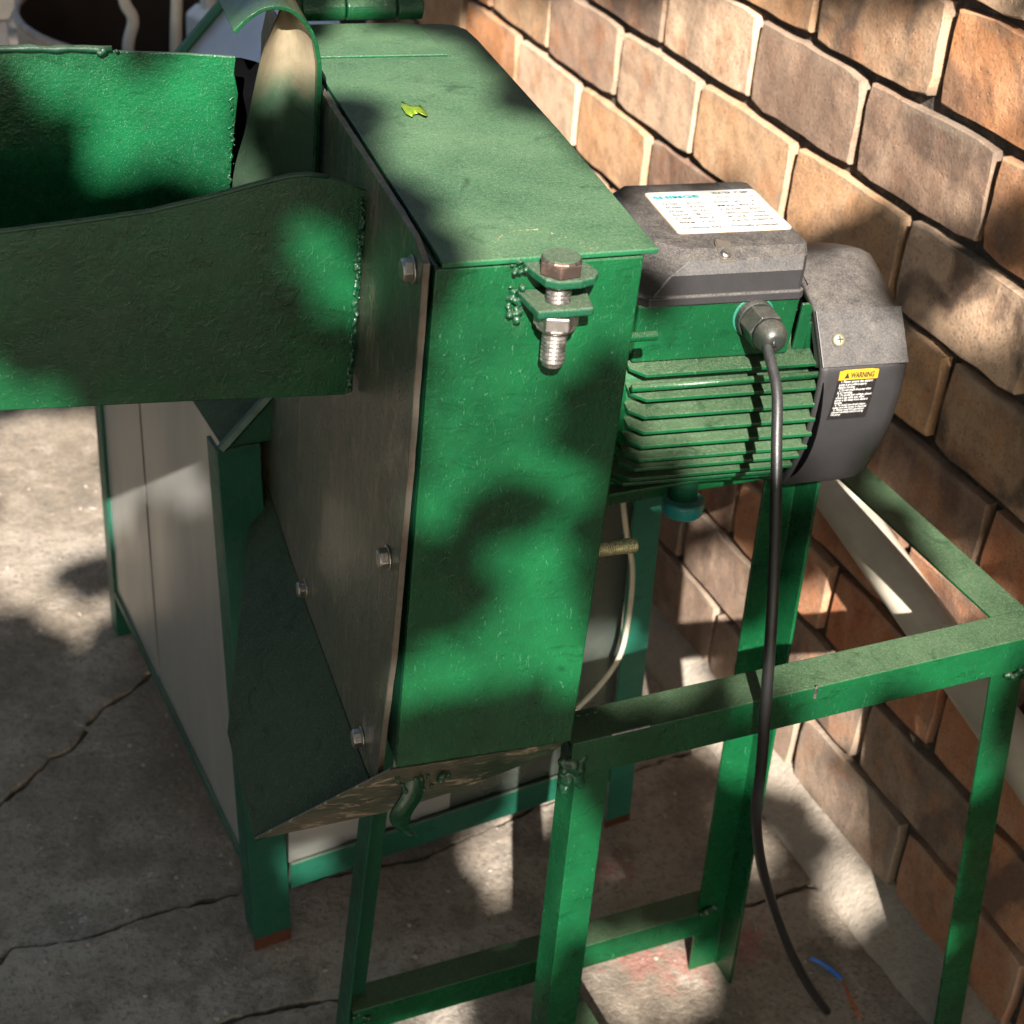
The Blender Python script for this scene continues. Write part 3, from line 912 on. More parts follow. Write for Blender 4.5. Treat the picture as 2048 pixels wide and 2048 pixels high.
add_poly(b, [F(u, VB, z) for u, z in bp], F(0, 0.003, 0) - F(0, 0, 0))
tback = obj('tray_back', b, M['green_tray'], mill, bevel=0.0008)
b = bmesh.new()
lipp = [F(-0.42 + 0.27 * i / 30, VB - 0.0005, 0.1305 - (0.0075 * i / 30) + 0.0004 * math.sin(i * 1.9)) for i in range(31)]
add_tube(b, lipp, [0.0026 + 0.0005 * math.sin(i * 2.7) for i in range(31)], 8)
add_blobs(b, [F(-0.156, VB - 0.002, 0.1222), F(-0.158, VB - 0.0025, 0.1212), F(-0.147, VB - .002, 0.1218)], 0.0032)
obj('tray_rim', b, M['green_dark'], tback, smooth=True)
b = bmesh.new()
add_strip(b, [F(-0.42, VF + 0.004, -0.054), F(-0.02, VF + 0.004, -0.070)], [F(-0.42, VB - 0.001, -0.045), F(-0.013, VB - 0.001, -0.055)], Vector((0, 0, -0.003)))
obj('tray_floor', b, M['green_dark'], mill)
b = bmesh.new()
add_poly(b, [F(-0.423, VF, -0.056), F(-0.423, VB + 0.003, -0.055), F(-0.423, VB + 0.003, 0.130), F(-0.423, VF, 0.050)], F(0.0028, 0, 0) - F(0, 0, 0))
obj('tray_end', b, M['green'], mill, bevel=0.0008)
weld_line('weld_bead', F(-0.011, VF - 0.0015, 0.070), F(-0.018, VF - 0.0005, -0.070), 0.0017, 0.0011, mill, 0.9, seed=4)
weld_line('weld_bead', F(-0.0105, VF - 0.0028, 0.066), F(-0.0135, VF - 0.0002, 0.0), 0.0019, 0.0022, mill, 0.9, seed=14)
b = bmesh.new()
rw = random.Random(6)
add_blobs(b, [F(-0.0700 + rw.uniform(-.003, .002) - 0.002 * t, VB - 0.001, 0.088 - 0.075 * t) for t in [i / 90 for i in range(91)]], 0.0010, rnd=rw)
obj('weld_bead', b, M['green_tray'], tback, smooth=True)

# rolled hood over the inlet: a cane-shaped strip, and the deflector sheet closing its back
rim = [(-0.0125, -0.055), (-0.0128, 0.0272), (-0.0116, 0.0718), (-0.0107, 0.1076), (-0.0119, 0.1216), (-0.0147, 0.1338), (-0.0206, 0.1441), (-0.0292, 0.1527), (-0.0394, 0.1562), (-0.0495, 0.1557), (-0.0597, 0.1506), (-0.0665, 0.1450), (-0.0717, 0.1397)]
rs = spline([F(u, 0.268, z) for u, z in rim], 4)
dirb = F(0, 0.085, 0.004) - F(0, 0, 0)
offs = []
for i, p in enumerate(rs):
    d = (rs[min(i + 1, len(rs) - 1)] - rs[max(i - 1, 0)]).normalized()
    nrm = d.cross(dirb).normalized()
    offs.append(nrm * 0.0030)
b = bmesh.new(); add_strip(b, rs, [p + dirb for p in rs], offs)
hood = obj('hood', b, M['green'], mill, bevel=0.0006, smooth=False)
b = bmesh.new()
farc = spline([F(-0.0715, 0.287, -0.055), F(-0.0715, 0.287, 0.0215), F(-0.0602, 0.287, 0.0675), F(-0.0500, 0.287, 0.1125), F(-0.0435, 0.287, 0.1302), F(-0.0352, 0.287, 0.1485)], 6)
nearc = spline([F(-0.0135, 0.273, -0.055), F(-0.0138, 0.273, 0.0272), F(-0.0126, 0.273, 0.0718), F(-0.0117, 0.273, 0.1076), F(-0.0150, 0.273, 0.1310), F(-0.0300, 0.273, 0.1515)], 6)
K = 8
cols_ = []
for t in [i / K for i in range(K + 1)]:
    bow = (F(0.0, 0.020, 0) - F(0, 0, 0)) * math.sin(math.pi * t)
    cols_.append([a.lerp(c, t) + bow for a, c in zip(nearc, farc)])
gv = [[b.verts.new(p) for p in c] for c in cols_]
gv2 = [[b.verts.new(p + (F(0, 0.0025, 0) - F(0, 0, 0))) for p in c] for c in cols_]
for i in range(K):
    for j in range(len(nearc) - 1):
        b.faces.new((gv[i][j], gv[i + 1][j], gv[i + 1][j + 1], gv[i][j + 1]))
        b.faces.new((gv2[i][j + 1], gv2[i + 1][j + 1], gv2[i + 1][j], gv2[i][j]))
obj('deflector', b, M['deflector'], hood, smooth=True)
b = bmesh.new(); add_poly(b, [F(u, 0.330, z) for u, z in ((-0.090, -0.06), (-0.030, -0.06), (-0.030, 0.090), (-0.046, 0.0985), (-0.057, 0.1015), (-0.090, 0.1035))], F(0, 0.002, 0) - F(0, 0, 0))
obj('gap_shade_plate', b, M['black'], hood)  # added black plate standing in for the shade in the inlet gap

# welded stand of angle iron
X, Y, Z = Vector((1, 0, 0)), Vector((0, 1, 0)), Vector((0, 0, 1))
sg = M['green']
angle_iron('front_rail', (-0.522, -0.913, -0.2985), (-0.0985, -0.913, -0.2985), Y, -Z, 0.034, mill, sg, 0.003, 0.0335)
angle_iron('side_rail', (-0.0865, -0.9125, -0.2995), (-0.0865, -0.574, -0.2995), -X, -Z, 0.037, mill, sg, 0.003, 0.033)
angle_iron('cross_rail', (-0.262, -0.575, -0.301), (-0.09, -0.575, -0.301), -Y, -Z, 0.03, mill, sg)
angle_iron('leg', (-0.5155, -0.9105, -0.315), (-0.5155, -0.9105, ZF + 0.001), X, Y, 0.028, mill, sg)
angle_iron('leg', (-0.104, -0.909, -0.333), (-0.030, -0.900, ZF + 0.001), -X, Y, 0.033, mill, sg)
angle_iron('leg', (-0.2235, -0.716, -0.20), (-0.2085, -0.716, ZF + 0.001), -X, -Y, 0.034, mill, sg)
angle_iron('leg', (-0.5935, -0.700, -0.33), (-0.630, -0.700, ZF + 0.001), X, -Y, 0.026, mill, M['green_dark'])
angle_iron('back_rail', (-0.60, -0.714, -0.205), (-0.224, -0.718, -0.205), -Y, -Z, 0.03, mill, sg)
angle_iron('brace', (-0.617, -0.7225, -0.7575), (-0.222, -0.7225, -0.7575), Y, -Z, 0.030, mill, sg, 0.003, 0.032)
angle_iron('brace', (-0.434, -0.735, -0.7600), (-0.428, -1.02, -0.7600), X, -Z, 0.030, mill, sg)
def blob_part(n, f, r, seed, mat='weld'):
    rr = random.Random(seed); bb = bmesh.new()
    add_blobs(bb, [f(rr) for i in range(n)], r, rnd=rr)
    obj('weld_bead', bb, M[mat], mill, smooth=True)
blob_part(70, lambda r: Vector((-0.521 + r.uniform(-.007, .010), -0.911 + r.uniform(-.003, .003), -0.326 + r.uniform(-.014, .010))), 0.0048, 21)
blob_part(22, lambda r: Vector((-0.108 + r.uniform(-.016, .004), -0.9125 + r.uniform(-.003, .001), -0.336 + r.uniform(-.006, .006))), 0.0026, 22)
blob_part(12, lambda r: Vector((-0.238 + r.uniform(-.008, .012), -0.722 + r.uniform(-.004, .002), -0.757 + r.uniform(-.003, .004))), 0.003, 23)
blob_part(8, lambda r: Vector((-0.61 + r.uniform(-.008, .008), -0.724 + r.uniform(-.003, .002), -0.77 + r.uniform(-.01, .008))), 0.0026, 24)
blob_part(18, lambda r: Vector((-0.52 + r.uniform(0, .035), -0.886, -0.298 + r.uniform(-.001, .0015))), 0.0014, 25)
blob_part(30, lambda r: Vector((-0.347 + r.uniform(-.03, .25), -0.9135, -0.2985 + r.uniform(-.0006, .0006))), 0.0007, 26)

for (x_, z0_, z1_) in ((-0.316, -0.309, -0.297), (-0.357, -0.309, -0.303), (-0.49, -0.2985, -0.2975)):
    bb = bmesh.new(); add_box(bb, lambda u, v, z: Vector((u, v, z)), x_ - 0.0012, x_ + (0.0012 if x_ > -0.4 else 0.03), -0.9142, -0.9125, z0_, z1_ + 0.0006)
    obj('nick', bb, M['steel'], mill, bevel=0.0004)
# ---- motor (bolted to the housing): part of the mill, its own pieces are sub-parts
MA = R(-8)
G = frame((-0.4, -0.69, -0.13), MA)
gx, gy = G(1, 0, 0) - G(0, 0, 0), G(0, 1, 0) - G(0, 0, 0)
b = bmesh.new()
add_lathe(b, G(-0.085, 0, 0), gx, [(0, 0.084), (0.052, 0.084), (0.058, 0.080), (0.066, 0.073), (0.072, 0.069), (0.225, 0.069)], 56, ref=Z)
motor = obj('motor', b, M['green'], mill, bevel=0.0008)
for i, (z, u0) in enumerate(((0.042, -0.014), (0.025, -0.014), (0.012, -0.015), (-0.001, -0.014), (-0.014, -0.014), (-0.028, -0.013), (-0.039, -0.014), (-0.053, -0.014), (-0.066, -0.013), (-0.077, -0.011))):
    r = 0.0895
    vf = -math.sqrt(max(r * r - z * z, 0.0004))
    if i in (8, 9):
        vf = -math.sqrt(r * r - z * z) * 0.96
    vi = min(-0.045, vf + 0.03)
    u1 = 0.137 if i < 6 else 0.134
    droop = -0.0030
    bb = bmesh.new()
    zb = z + 0.0045
    pts = [G(u0 + 0.010, vf, z), G(u1, vf, z + random.uniform(-.0006, .0006)), G(u1 + 0.001, vf + 0.02, z + 0.002), G(u1, vi * 0 + max(vi, -0.05), zb), G(u0, max(vi, -0.05), zb), G(u0, vf + 0.010, z + 0.001)]
    add_poly(bb, pts, Vector((0, 0, droop)))
    # the same fin on the far side
    obj('fin', bb, M['green'], motor, bevel=0.0006)
for z in (0.03, 0.012, -0.006, -0.024, -0.042, -0.06):
    bb = bmesh.new()
    v1 = math.sqrt(0.0895 ** 2 - z * z)
    add_poly(bb, [G(-0.012, 0.045, z), G(0.135, 0.045, z), G(0.135, v1, z), G(-0.012, v1, z)], Vector((0, 0, -0.0025)))
    obj('fin', bb, M['green'], motor)
b = bmesh.new(); add_cyl(b, G(-0.016, -0.0835, 0.0335), G(0.137, -0.0835, 0.0345), 0.0028, 0.0028, 14)
obj('tie_rod', b, M['green'], motor, smooth=True)
# terminal box neck and cover
b = bmesh.new()
add_hex(b, [G(-0.012, -0.0675, 0.046), G(0.114, -0.0675, 0.046), G(0.114, 0.06, 0.046), G(-0.012, 0.06, 0.046), G(-0.012, -0.0675, 0.0925), G(0.117, -0.0675, 0.0925), G(0.117, 0.066, 0.0925), G(-0.012, 0.066, 0.0925)])
obj('terminal_box', b, M['green'], motor, bevel=0.0018, seg=3)
for (u0, u1, za, zb_) in ((0.121, 0.133, 0.03, 0.083), (0.129, 0.146, 0.03, 0.067)):
    b = bmesh.new(); add_poly(b, [G(u0, -0.060, za), G(u1, -0.060, za), G(u1, -0.060, zb_ - 0.003), G(u1 - 0.003, -0.060, zb_), G(u0 + 0.003, -0.060, zb_)], gy * 0.003)
    obj('fin', b, M['green'], motor, bevel=0.0008)
def ringpts(u0, u1, v0, v1, z, ch):
    c = ch
    return [G(u0 + c, v0, z), G(u1 - 0.004, v0, z), G(u1, v0 + 0.004, z), G(u1, v1 - 0.004, z), G(u1 - 0.004, v1, z), G(u0 + 0.012, v1, z), G(u0, v1 - 0.012, z), G(u0, v0 + c, z)]
b = bmesh.new()
lv = [ringpts(-0.0135, 0.1185, -0.0712, 0.0715, 0.0930, 0.008), ringpts(-0.0135, 0.1185, -0.0712, 0.0715, 0.0995, 0.008), ringpts(-0.0120, 0.1170, -0.0695, 0.0700, 0.1000, 0.009), ringpts(-0.0080, 0.1180, -0.0690, 0.0705, 0.116, 0.018), ringpts(0.000, 0.1205, -0.0640, 0.0710, 0.1245, 0.024), ringpts(0.008, 0.1235, -0.0530, 0.0715, 0.1298, 0.016)]
prev = None
for ring_ in lv:
    cur = [b.verts.new(p) for p in ring_]
    if prev:
        for i in range(8):
            b.faces.new((prev[i], prev[(i + 1) % 8], cur[(i + 1) % 8], cur[i]))
    else:
        b.faces.new(list(reversed(cur)))
    prev = cur
b.faces.new(prev)
obj('terminal_cover', b, M['plastic'], motor, bevel=0.0014, seg=2)
b = bmesh.new()
add_poly(b, [G(0.049, -0.0655, 0.1235), G(0.061, -0.0655, 0.1235), G(0.061, -0.049, 0.1315), G(0.058, -0.0435, 0.1318), G(0.052, -0.0435, 0.1318), G(0.049, -0.049, 0.1315)], Vector((0, 0, 0.0008)))
obj('screw_recess', b, M['edge_steel'], motor, bevel=0.0004)
b = bmesh.new(); add_lathe(b, G(0.0545, -0.0590, 0.1262), (0.02, -0.5, 0.86), [(0, 0.0042), (0.002, 0.0042), (0.0032, 0.0030), (0.0034, 0.0012)], 20)
obj('screw', b, M['steel'], motor, smooth=True)
# nameplate with its print
NPZ = 0.1304
b = bmesh.new()
def rrect(u0, u1, v0, v1, z, r):
    pts = []
    for (cu_, cv_, a0) in ((u1 - r, v1 - r, 0), (u0 + r, v1 - r, 90), (u0 + r, v0 + r, 180), (u1 - r, v0 + r, 270)):
        for k in range(5):
            a = R(a0 + 22.5 * k)
            pts.append(G(cu_ + r * math.cos(a), cv_ + r * math.sin(a), z))
    return pts
add_poly(b, rrect(0.0290, 0.1222, -0.0265, 0.0530, NPZ - 0.0010, 0.004), Vector((0, 0, 0.0012)))
obj('nameplate_rim', b, M['plate_rim'], motor)
b = bmesh.new(); add_poly(b, rrect(0.0297, 0.1215, -0.0258, 0.0523, NPZ, 0.0035), Vector((0, 0, 0.0005)))
obj('nameplate', b, M['plate_white'], motor)
def place_text(items, name, mat, z):
    bb = bmesh.new()
    for (s, size, x, y, w, bold) in items:
        add_text(bb, s, size, x, y, w, bold)
    for v in bb.verts:
        v.co = G(v.co.x, v.co.y, z)
    obj(name, bb, mat, motor)
place_text([('SHIMGE', 0.0075, 0.0325, 0.0385, 0.0385, 0.00035)], 'brand_lettering', M['ink_teal'], NPZ + 0.00075)
T = []
T.append(('WATER  PUMP', 0.0062, 0.0835, 0.0440, 0.031, 0.0001))
T.append(('Model  CPm750', 0.0050, 0.0850, 0.0360, 0.031, 0.0))
rows = [('Q max', '90 L/min', '0.75kW  220V~ 5.2 A'), ('H max', '32 m', 'Max 40 C'), ('H min', '5 m', '1.0 HP   30m'), ('Suct H', '8 m', '2850 r/min  220V'), ('C 20uF', '450V  B', 'IP  X4    50Hz'), ('Size', '1"x1"', '10 kg   No. 2018042718')]
for i, (a_, b_, c_) in enumerate(rows):
    y = 0.0265 - i * 0.0073
    T.append((a_, 0.0050, 0.0365, y, 0.0125, 0.00012)); T.append((b_, 0.0050, 0.0555, y, 0.012, 0.00008)); T.append((c_, 0.0050, 0.0790, y, 0.034, 0.00008))
T.append(('Continuous duty', 0.0048, 0.0365, -0.0200, 0.0300, 0.0001)); T.append(('Thermally protected', 0.0048, 0.0745, -0.0200, 0.0385, 0.0001))
place_text(T, 'nameplate_print', M['ink_black'], NPZ + 0.00075)
# cable gland
b = bmesh.new(); add_lathe(b, G(0.0805, -0.0676, 0.0790), -gy, [(0, 0.0166), (0.0008, 0.0166), (0.0012, 0.0155)], 32)
obj('gland_seat', b, M['teal_leg'], motor)
b = bmesh.new()
add_cyl(b, G(0.0805, -0.069, 0.0790), G(0.0805, -0.076, 0.0790), 0.0152, 0.0152, 28)
add_cyl(b, G(0.0805, -0.0765, 0.0790), G(0.0805, -0.0965, 0.0790), 0.0150, 0.0150, 6, True, 0.2)
gl = obj('cable_gland', b, M['gland'], motor, bevel=0.0008)
b = bmesh.new()
add_lathe(b, G(0.0805, -0.0960, 0.0790), -gy, [(0, 0.0128), (0.004, 0.0128), (0.009, 0.0118), (0.013, 0.0095), (0.0155, 0.0068), (0.0162, 0.0048)], 28)
obj('gland_dome', b, M['gland'], motor, smooth=True)
# teal drain boss under the motor
b = bmesh.new(); add_lathe(b, G(0.063, -0.031, -0.117), Z, [(0, 0.0150), (0.002, 0.0172), (0.009, 0.0180), (0.013, 0.0178), (0.014, 0.0160)], 32)
obj('drain_boss', b, M['teal'], motor, smooth=False, bevel=0.001)
b = bmesh.new(); add_cyl(b, G(0.063, -0.028, -0.104), G(0.063, -0.020, -0.06), 0.012, 0.014, 20)
obj('boss_neck', b, M['green_dark'], motor, smooth=True)
# bell of the fan cover
b = bmesh.new()
prof = [(0.136, 0.0905), (0.1335, 0.0965), (0.1345, 0.0995), (0.140, 0.1000), (0.185, 0.1000), (0.198, 0.0985), (0.207, 0.0940), (0.213, 0.0860), (0.215, 0.070)]
def RF(ang):           # the bell is moulded with broad flats
    a = (ang + 180) % 360 - 180
    for lo, hi, k in ((-52, 25.5, 0.55), (25.5, 51.5, 0.9), (51.5, 90, 0.8), (90, 128.5, 0.8), (128.5, 154.5, 0.9), (-90, -52, 0.8), (-128, -90, 0.8)):
        if lo <= a < hi:
            mid, hw = (lo + hi) / 2, (hi - lo) / 2
            return (1 - k) + k * math.cos(R(hw)) / math.cos(R(a - mid))
    return 1.0
NR = 120
rings_ = []
for (u_, r_) in prof:
    rings_.append([b.verts.new(G(u_, -r_ * RF(3 * q_) * math.cos(R(3 * q_)), r_ * RF(3 * q_) * math.sin(R(3 * q_)))) for q_ in range(NR)])
for A_, B_ in zip(rings_[:-1], rings_[1:]):
    for q_ in range(NR):
        b.faces.new((A_[q_], A_[(q_ + 1) % NR], B_[(q_ + 1) % NR], B_[q_]))
b.faces.new(rings_[-1])
fan = obj('fan_cover', b, M['plastic'], motor, smooth=True)
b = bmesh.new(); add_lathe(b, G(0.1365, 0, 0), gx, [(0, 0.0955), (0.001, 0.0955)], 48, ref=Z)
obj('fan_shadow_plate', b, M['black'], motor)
def CY(u, ang, r):     # point on the bell: angle above the viewer-side horizontal
    r = r * RF(ang)
    return G(u, -r * math.cos(R(ang)), r * math.sin(R(ang)))
b = bmesh.new()
a0, a1 = 25.6, 51.4
r0 = 0.1006
NA = 8
ps = [[CY(u, a0 + (a1 - a0) * i / NA, r0) for i in range(NA + 1)] for u in (0.1342, 0.150, 0.192, 0.200, 0.2095)]
ps[3] = [CY(0.1945, a0 + (a1 - a0) * i / NA, r0) for i in range(NA + 1)]
ps[4] = [CY(0.2065, a0 + (a1 - a0) * i / NA, r0) for i in range(NA + 1)]
gvv = [[b.verts.new(p) for p in row] for row in ps]
for i in range(len(ps) - 1):
    for j in range(NA):
        b.faces.new((gvv[i][j], gvv[i + 1][j], gvv[i + 1][j + 1], gvv[i][j + 1]))
sk_ = [[b.verts.new(G(0, 0, 0) + (p - G(0, 0, 0)) * 1.0 + Vector((0, 0, 0))) for p in row] for row in ps]
for row, src in zip(sk_, ps):
    for v, p in zip(row, src):
        q = p - G(0, 0, 0)
        ax = gx * q.dot(gx)
        rad = (q - ax)
        v.co = G(0, 0, 0) + ax + rad * (0.086 / rad.length)
per = [(0, j) for j in range(NA + 1)] + [(i, NA) for i in range(1, len(ps))] + [(len(ps) - 1, j) for j in range(NA - 1, -1, -1)] + [(i, 0) for i in range(len(ps) - 2, 0, -1)]
for k in range(len(per)):
    i, j = per[k]; i2, j2 = per[(k + 1) % len(per)]
    b.faces.new((gvv[i][j], gvv[i2][j2], sk_[i2][j2], sk_[i][j]))
obj('screw_panel', b, M['plastic'], motor, bevel=0.0006)
b = bmesh.new()
sp = CY(0.1490, 37.5, 0.1015); sd = (CY(0, 37.5, 1) - CY(0, 37.5, 0)).normalized()
add_lathe(b, sp, sd, [(0, 0.0050), (0.0012, 0.0050), (0.0026, 0.0040), (0.0030, 0.0022), (0.0031, 0.0005)], 24)
scr = obj('screw', b, M['brass'], motor, smooth=True)
b = bmesh.new()
t1 = gx; t2 = sd.cross(gx)
for d in (t1, t2):
    c = sp + sd * 0.0029
    add_hex(b, [c - d * 0.0026 - d.cross(sd) * 0.0005, c + d * 0.0026 - d.cross(sd) * 0.0005, c + d * 0.0026 + d.cross(sd) * 0.0005, c - d * 0.0026 + d.cross(sd) * 0.0005] + [p + sd * 0.0004 for p in (c - d * 0.0026 - d.cross(sd) * 0.0005, c + d * 0.0026 - d.cross(sd) * 0.0005, c + d * 0.0026 + d.cross(sd) * 0.0005, c - d * 0.0026 + d.cross(sd) * 0.0005)])
obj('screw_slot', b, M['ink_solid'], motor)
# warning label wrapped round the bell
def curved_patch(name, u0, u1, a0, a1, r, mat, skew=0.0, round_top=0.0):
    bb = bmesh.new(); nu, na = 10, 10
    def P(i, j):
        t = j / na
        u = u0 + (u1 - u0) * i / nu + skew * (1 - t)
        a = a0 + (a1 - a0) * t
        if round_top and j == na:
            e = min(i, nu - i)
            a -= round_top * (1.0 if e == 0 else (0.25 if e == 1 else 0))
        return CY(u, a, r)
    A_ = [[bb.verts.new(P(i, j)) for j in range(na + 1)] for i in range(nu + 1)]
    for i in range(nu):
        for j in range(na):
            bb.faces.new((A_[i][j], A_[i + 1][j], A_[i + 1][j + 1], A_[i][j + 1]))
    bmesh.ops.solidify(bb, geom=bb.faces[:], thickness=0.0002)
    return obj(name, bb, mat, motor)
wl = curved_patch('warning_label', 0.1487, 0.1815, -2.2, 20.0, 0.10045, M['label_black'], skew=-0.0022)
curved_patch('warning_header', 0.1489, 0.1818, 19.4, 24.2, 0.10065, M['yellow'], round_top=0.9)
def cyl_text(items, name, mat, r):
    bb = bmesh.new()
    for (s, size, x, y, w, bold) in items:
        add_text(bb, s, size, x, y, w, bold)
    for v in bb.verts:                       # y is arc length above the horizontal
        v.co = CY(v.co.x - 0.0022 * max(0, (0.036 - v.co.y)) / 0.036, math.degrees(v.co.y / 0.1005), r)
    obj(name, bb, mat, motor)
arc = lambda a: R(a) * 0.1005
cyl_text([('WARNING', 0.0062, 0.1585, arc(20.3), 0.0200, 0.0002)], 'warning_lettering', M['ink_solid'], 0.1009)
b = bmesh.new()
for tri in (((0.1535, 20.2), (0.1577, 20.2), (0.1556, 23.1)),):
    b.faces.new([b.verts.new(CY(u, a, 0.10088)) for u, a in tri])
obj('warning_triangle', b, M['ink_solid'], motor)
lines = ['1. Please ensure the electric', 'pump is grounded properly', 'before running.', '2. Do not touch the pump when', 'it is running.', '3. To avoid low voltage, please', 'ensure the cable size when', 'pump is far away from electric', 'source.', '4. To avoid overload, please', 'make sure the pump is required.', '5. Please read the operation', 'manual carefully before using', 'the pump.']
TL = []
for i, s in enumerate(lines):
    TL.append((s, 0.0031, 0.1508 if not s[0].isdigit() else 0.1518, arc(18.0 - i * 1.36), 0.0286 * min(1, len(s) / 31), 0.0))
cyl_text(TL, 'warning_print', M['ink_white'], 0.1008)

# ------------------------------------------------------------------ power cord and wire offcut
cp = [G(0.0805, -0.1115, 0.0790), (-0.3405, -0.8085, -0.0545), (-0.347, -0.838, -0.074), (-0.355, -0.860, -0.103), (-0.361, -0.880, -0.140), (-0.374, -0.916, -0.202), (-0.376, -0.9335, -0.281), (-0.366, -0.930, -0.350), (-0.345, -0.910, -0.430), (-0.299, -0.880, -0.541), (-0.231, -0.848, -0.679), (-0.176, -0.830, -0.778), (-0.136, -0.819, -0.8415)]
cs = spline(cp, 10)
b = bmesh.new(); add_tube(b, cs, [0.0038 + 0.0006 * min(1, i / 50) for i in range(len(cs))], 16)
cord = obj('power_cord', b, M['cord'], smooth=True, base=(-0.136, -0.819, ZF))
tag(cord, 'black rubber power cord hanging from the motor to the floor', 'cord')

off = thing('wire_offcut', (-0.10, -0.785, ZF), 0, 'short blue insulated wire offcut with bare copper strands on the floor', 'wire')
b = bmesh.new(); add_tube(b, spline([(-0.114, -0.752, ZF + 0.006), (-0.106, -0.760, ZF + 0.0045), (-0.099, -0.772, ZF + 0.003), (-0.0955, -0.786, ZF + 0.0026)], 5), 0.0022, 12)
obj('insulation', b, M['blue'], off, smooth=True)
rw = random.Random(9)
for k in range(9):
    pts = []
    for i in range(7):
        t = i / 6
        pts.append((-0.0955 - 0.012 * t + rw.uniform(-.004, .004) * (t + .15), -0.786 - 0.050 * t * rw.uniform(.85, 1.1), ZF + 0.002 + rw.uniform(0, .004)))
    b = bmesh.new(); add_tube(b, spline(pts, 4), 0.00045, 6)
    obj('copper_strand', b, M['copper'], off, smooth=True)

# ------------------------------------------------------------------ galvanised cabinet in a green frame, behind the mill
ca = R(5.9)
CO = Vector((-0.650, -0.541, 0)); c1 = Vector((math.cos(ca), math.sin(ca), 0)); c2 = Vector((-0.052, 0.9987, 0))
def K_(u, v, z): return CO + c1 * u + c2 * v + Vector((0, 0, z))
cab = thing('metal_cabinet', (CO.x, CO.y, ZF), ca, 'galvanised sheet cabinet with green frame and sloping top behind the mill', 'cabinet')
def vlean(z): return 0.028 + (z + 0.725) * 0.155
gc = M['green_cab']
def seampanel(v0t, v0b, v1t, v1b, z0, z1, du=0.0):
    bb = bmesh.new()
    add_poly(bb, [K_(du, v0b, z0), K_(du, v1b, z0), K_(du, v1t, z1), K_(du, v0t, z1)], c1 * 0.0012)
    obj('side_panel', bb, M['galv'], cab)
zt_, zb_ = -0.29, -0.772
seampanel(0.4085, 0.386, 0.583, 0.575, zb_, zt_)
seampanel(0.197, 0.172, 0.4025, 0.380, zb_, zt_, 0.0006)
seampanel(vlean(zt_), 0.010, 0.1975, 0.1725, zb_, zt_)
# frame: posts, sill bars, eave
bb = bmesh.new(); add_box(bb, K_, -0.004, 0.026, 0.576, 0.606, ZF + 0.001, -0.27); obj('post', bb, gc, cab, bevel=0.001)
bb = bmesh.new(); add_hex(bb, [K_(-0.012, 0.0, ZF + 0.018), K_(0.029, 0.0, ZF + 0.018), K_(0.029, 0.004, ZF + 0.018), K_(-0.012, 0.004, ZF + 0.018), K_(-0.012, 0.078, -0.285), K_(0.029, 0.078, -0.285), K_(0.029, 0.082, -0.285), K_(-0.012, 0.082, -0.285)])
obj('post', bb, gc, cab, bevel=0.0008)
bb = bmesh.new(); add_hex(bb, [K_(-0.012, 0.004, ZF + 0.018), K_(-0.008, 0.004, ZF + 0.018), K_(-0.008, 0.03, ZF + 0.018), K_(-0.012, 0.03, ZF + 0.018), K_(-0.012, 0.082, -0.285), K_(-0.008, 0.082, -0.285), K_(-0.008, 0.108, -0.285), K_(-0.012, 0.108, -0.285)])
obj('post', bb, gc, cab)
bb = bmesh.new(); add_hex(bb, [K_(-0.0115, 0.0005, ZF + 0.001), K_(0.0285, 0.0005, ZF + 0.001), K_(0.0285, 0.0035, ZF + 0.001), K_(-0.0115, 0.0035, ZF + 0.001), K_(-0.0118, 0.0002, ZF + 0.018), K_(0.0288, 0.0002, ZF + 0.018), K_(0.0288, 0.0038, ZF + 0.018), K_(-0.0118, 0.0038, ZF + 0.018)])
obj('foot', bb, M['red'], cab)
bb = bmesh.new(); add_hex(bb, [K_(0.419, 0.0, ZF + 0.012), K_(0.452, 0.0, ZF + 0.012), K_(0.452, 0.004, ZF + 0.012), K_(0.419, 0.004, ZF + 0.012), K_(0.396, 0.0, -0.25), K_(0.430, 0.0, -0.25), K_(0.430, 0.004, -0.25), K_(0.396, 0.004, -0.25)])
obj('post', bb, M['teal_leg'], cab, bevel=0.0008)
bb = bmesh.new(); add_hex(bb, [K_(0.4195, 0.0005, ZF + 0.001), K_(0.4525, 0.0005, ZF + 0.001), K_(0.4525, 0.0035, ZF + 0.001), K_(0.4195, 0.0035, ZF + 0.001), K_(0.4192, 0.0003, ZF + 0.012), K_(0.4522, 0.0003, ZF + 0.012), K_(0.4522, 0.0037, ZF + 0.012), K_(0.4192, 0.0037, ZF + 0.012)])
obj('foot', bb, M['red'], cab)
bb = bmesh.new(); add_box(bb, K_, 0.41, 0.44, 0.576, 0.606, ZF + 0.001, -0.25); obj('post', bb, gc, cab, bevel=0.001)
bb = bmesh.new(); add_box(bb, K_, 0.0295, 0.419, 0.001, 0.005, -0.773, -0.740); obj('sill_bar', bb, gc, cab, bevel=0.0008)
bb = bmesh.new(); add_box(bb, K_, 0.0295, 0.419, 0.0055, 0.036, -0.7725, -0.769); obj('sill_bar', bb, gc, cab)
bb = bmesh.new(); add_box(bb, K_, -0.004, 0.0, 0.008, 0.576, -0.782, -0.772); obj('sill_bar', bb, gc, cab, bevel=0.0006)
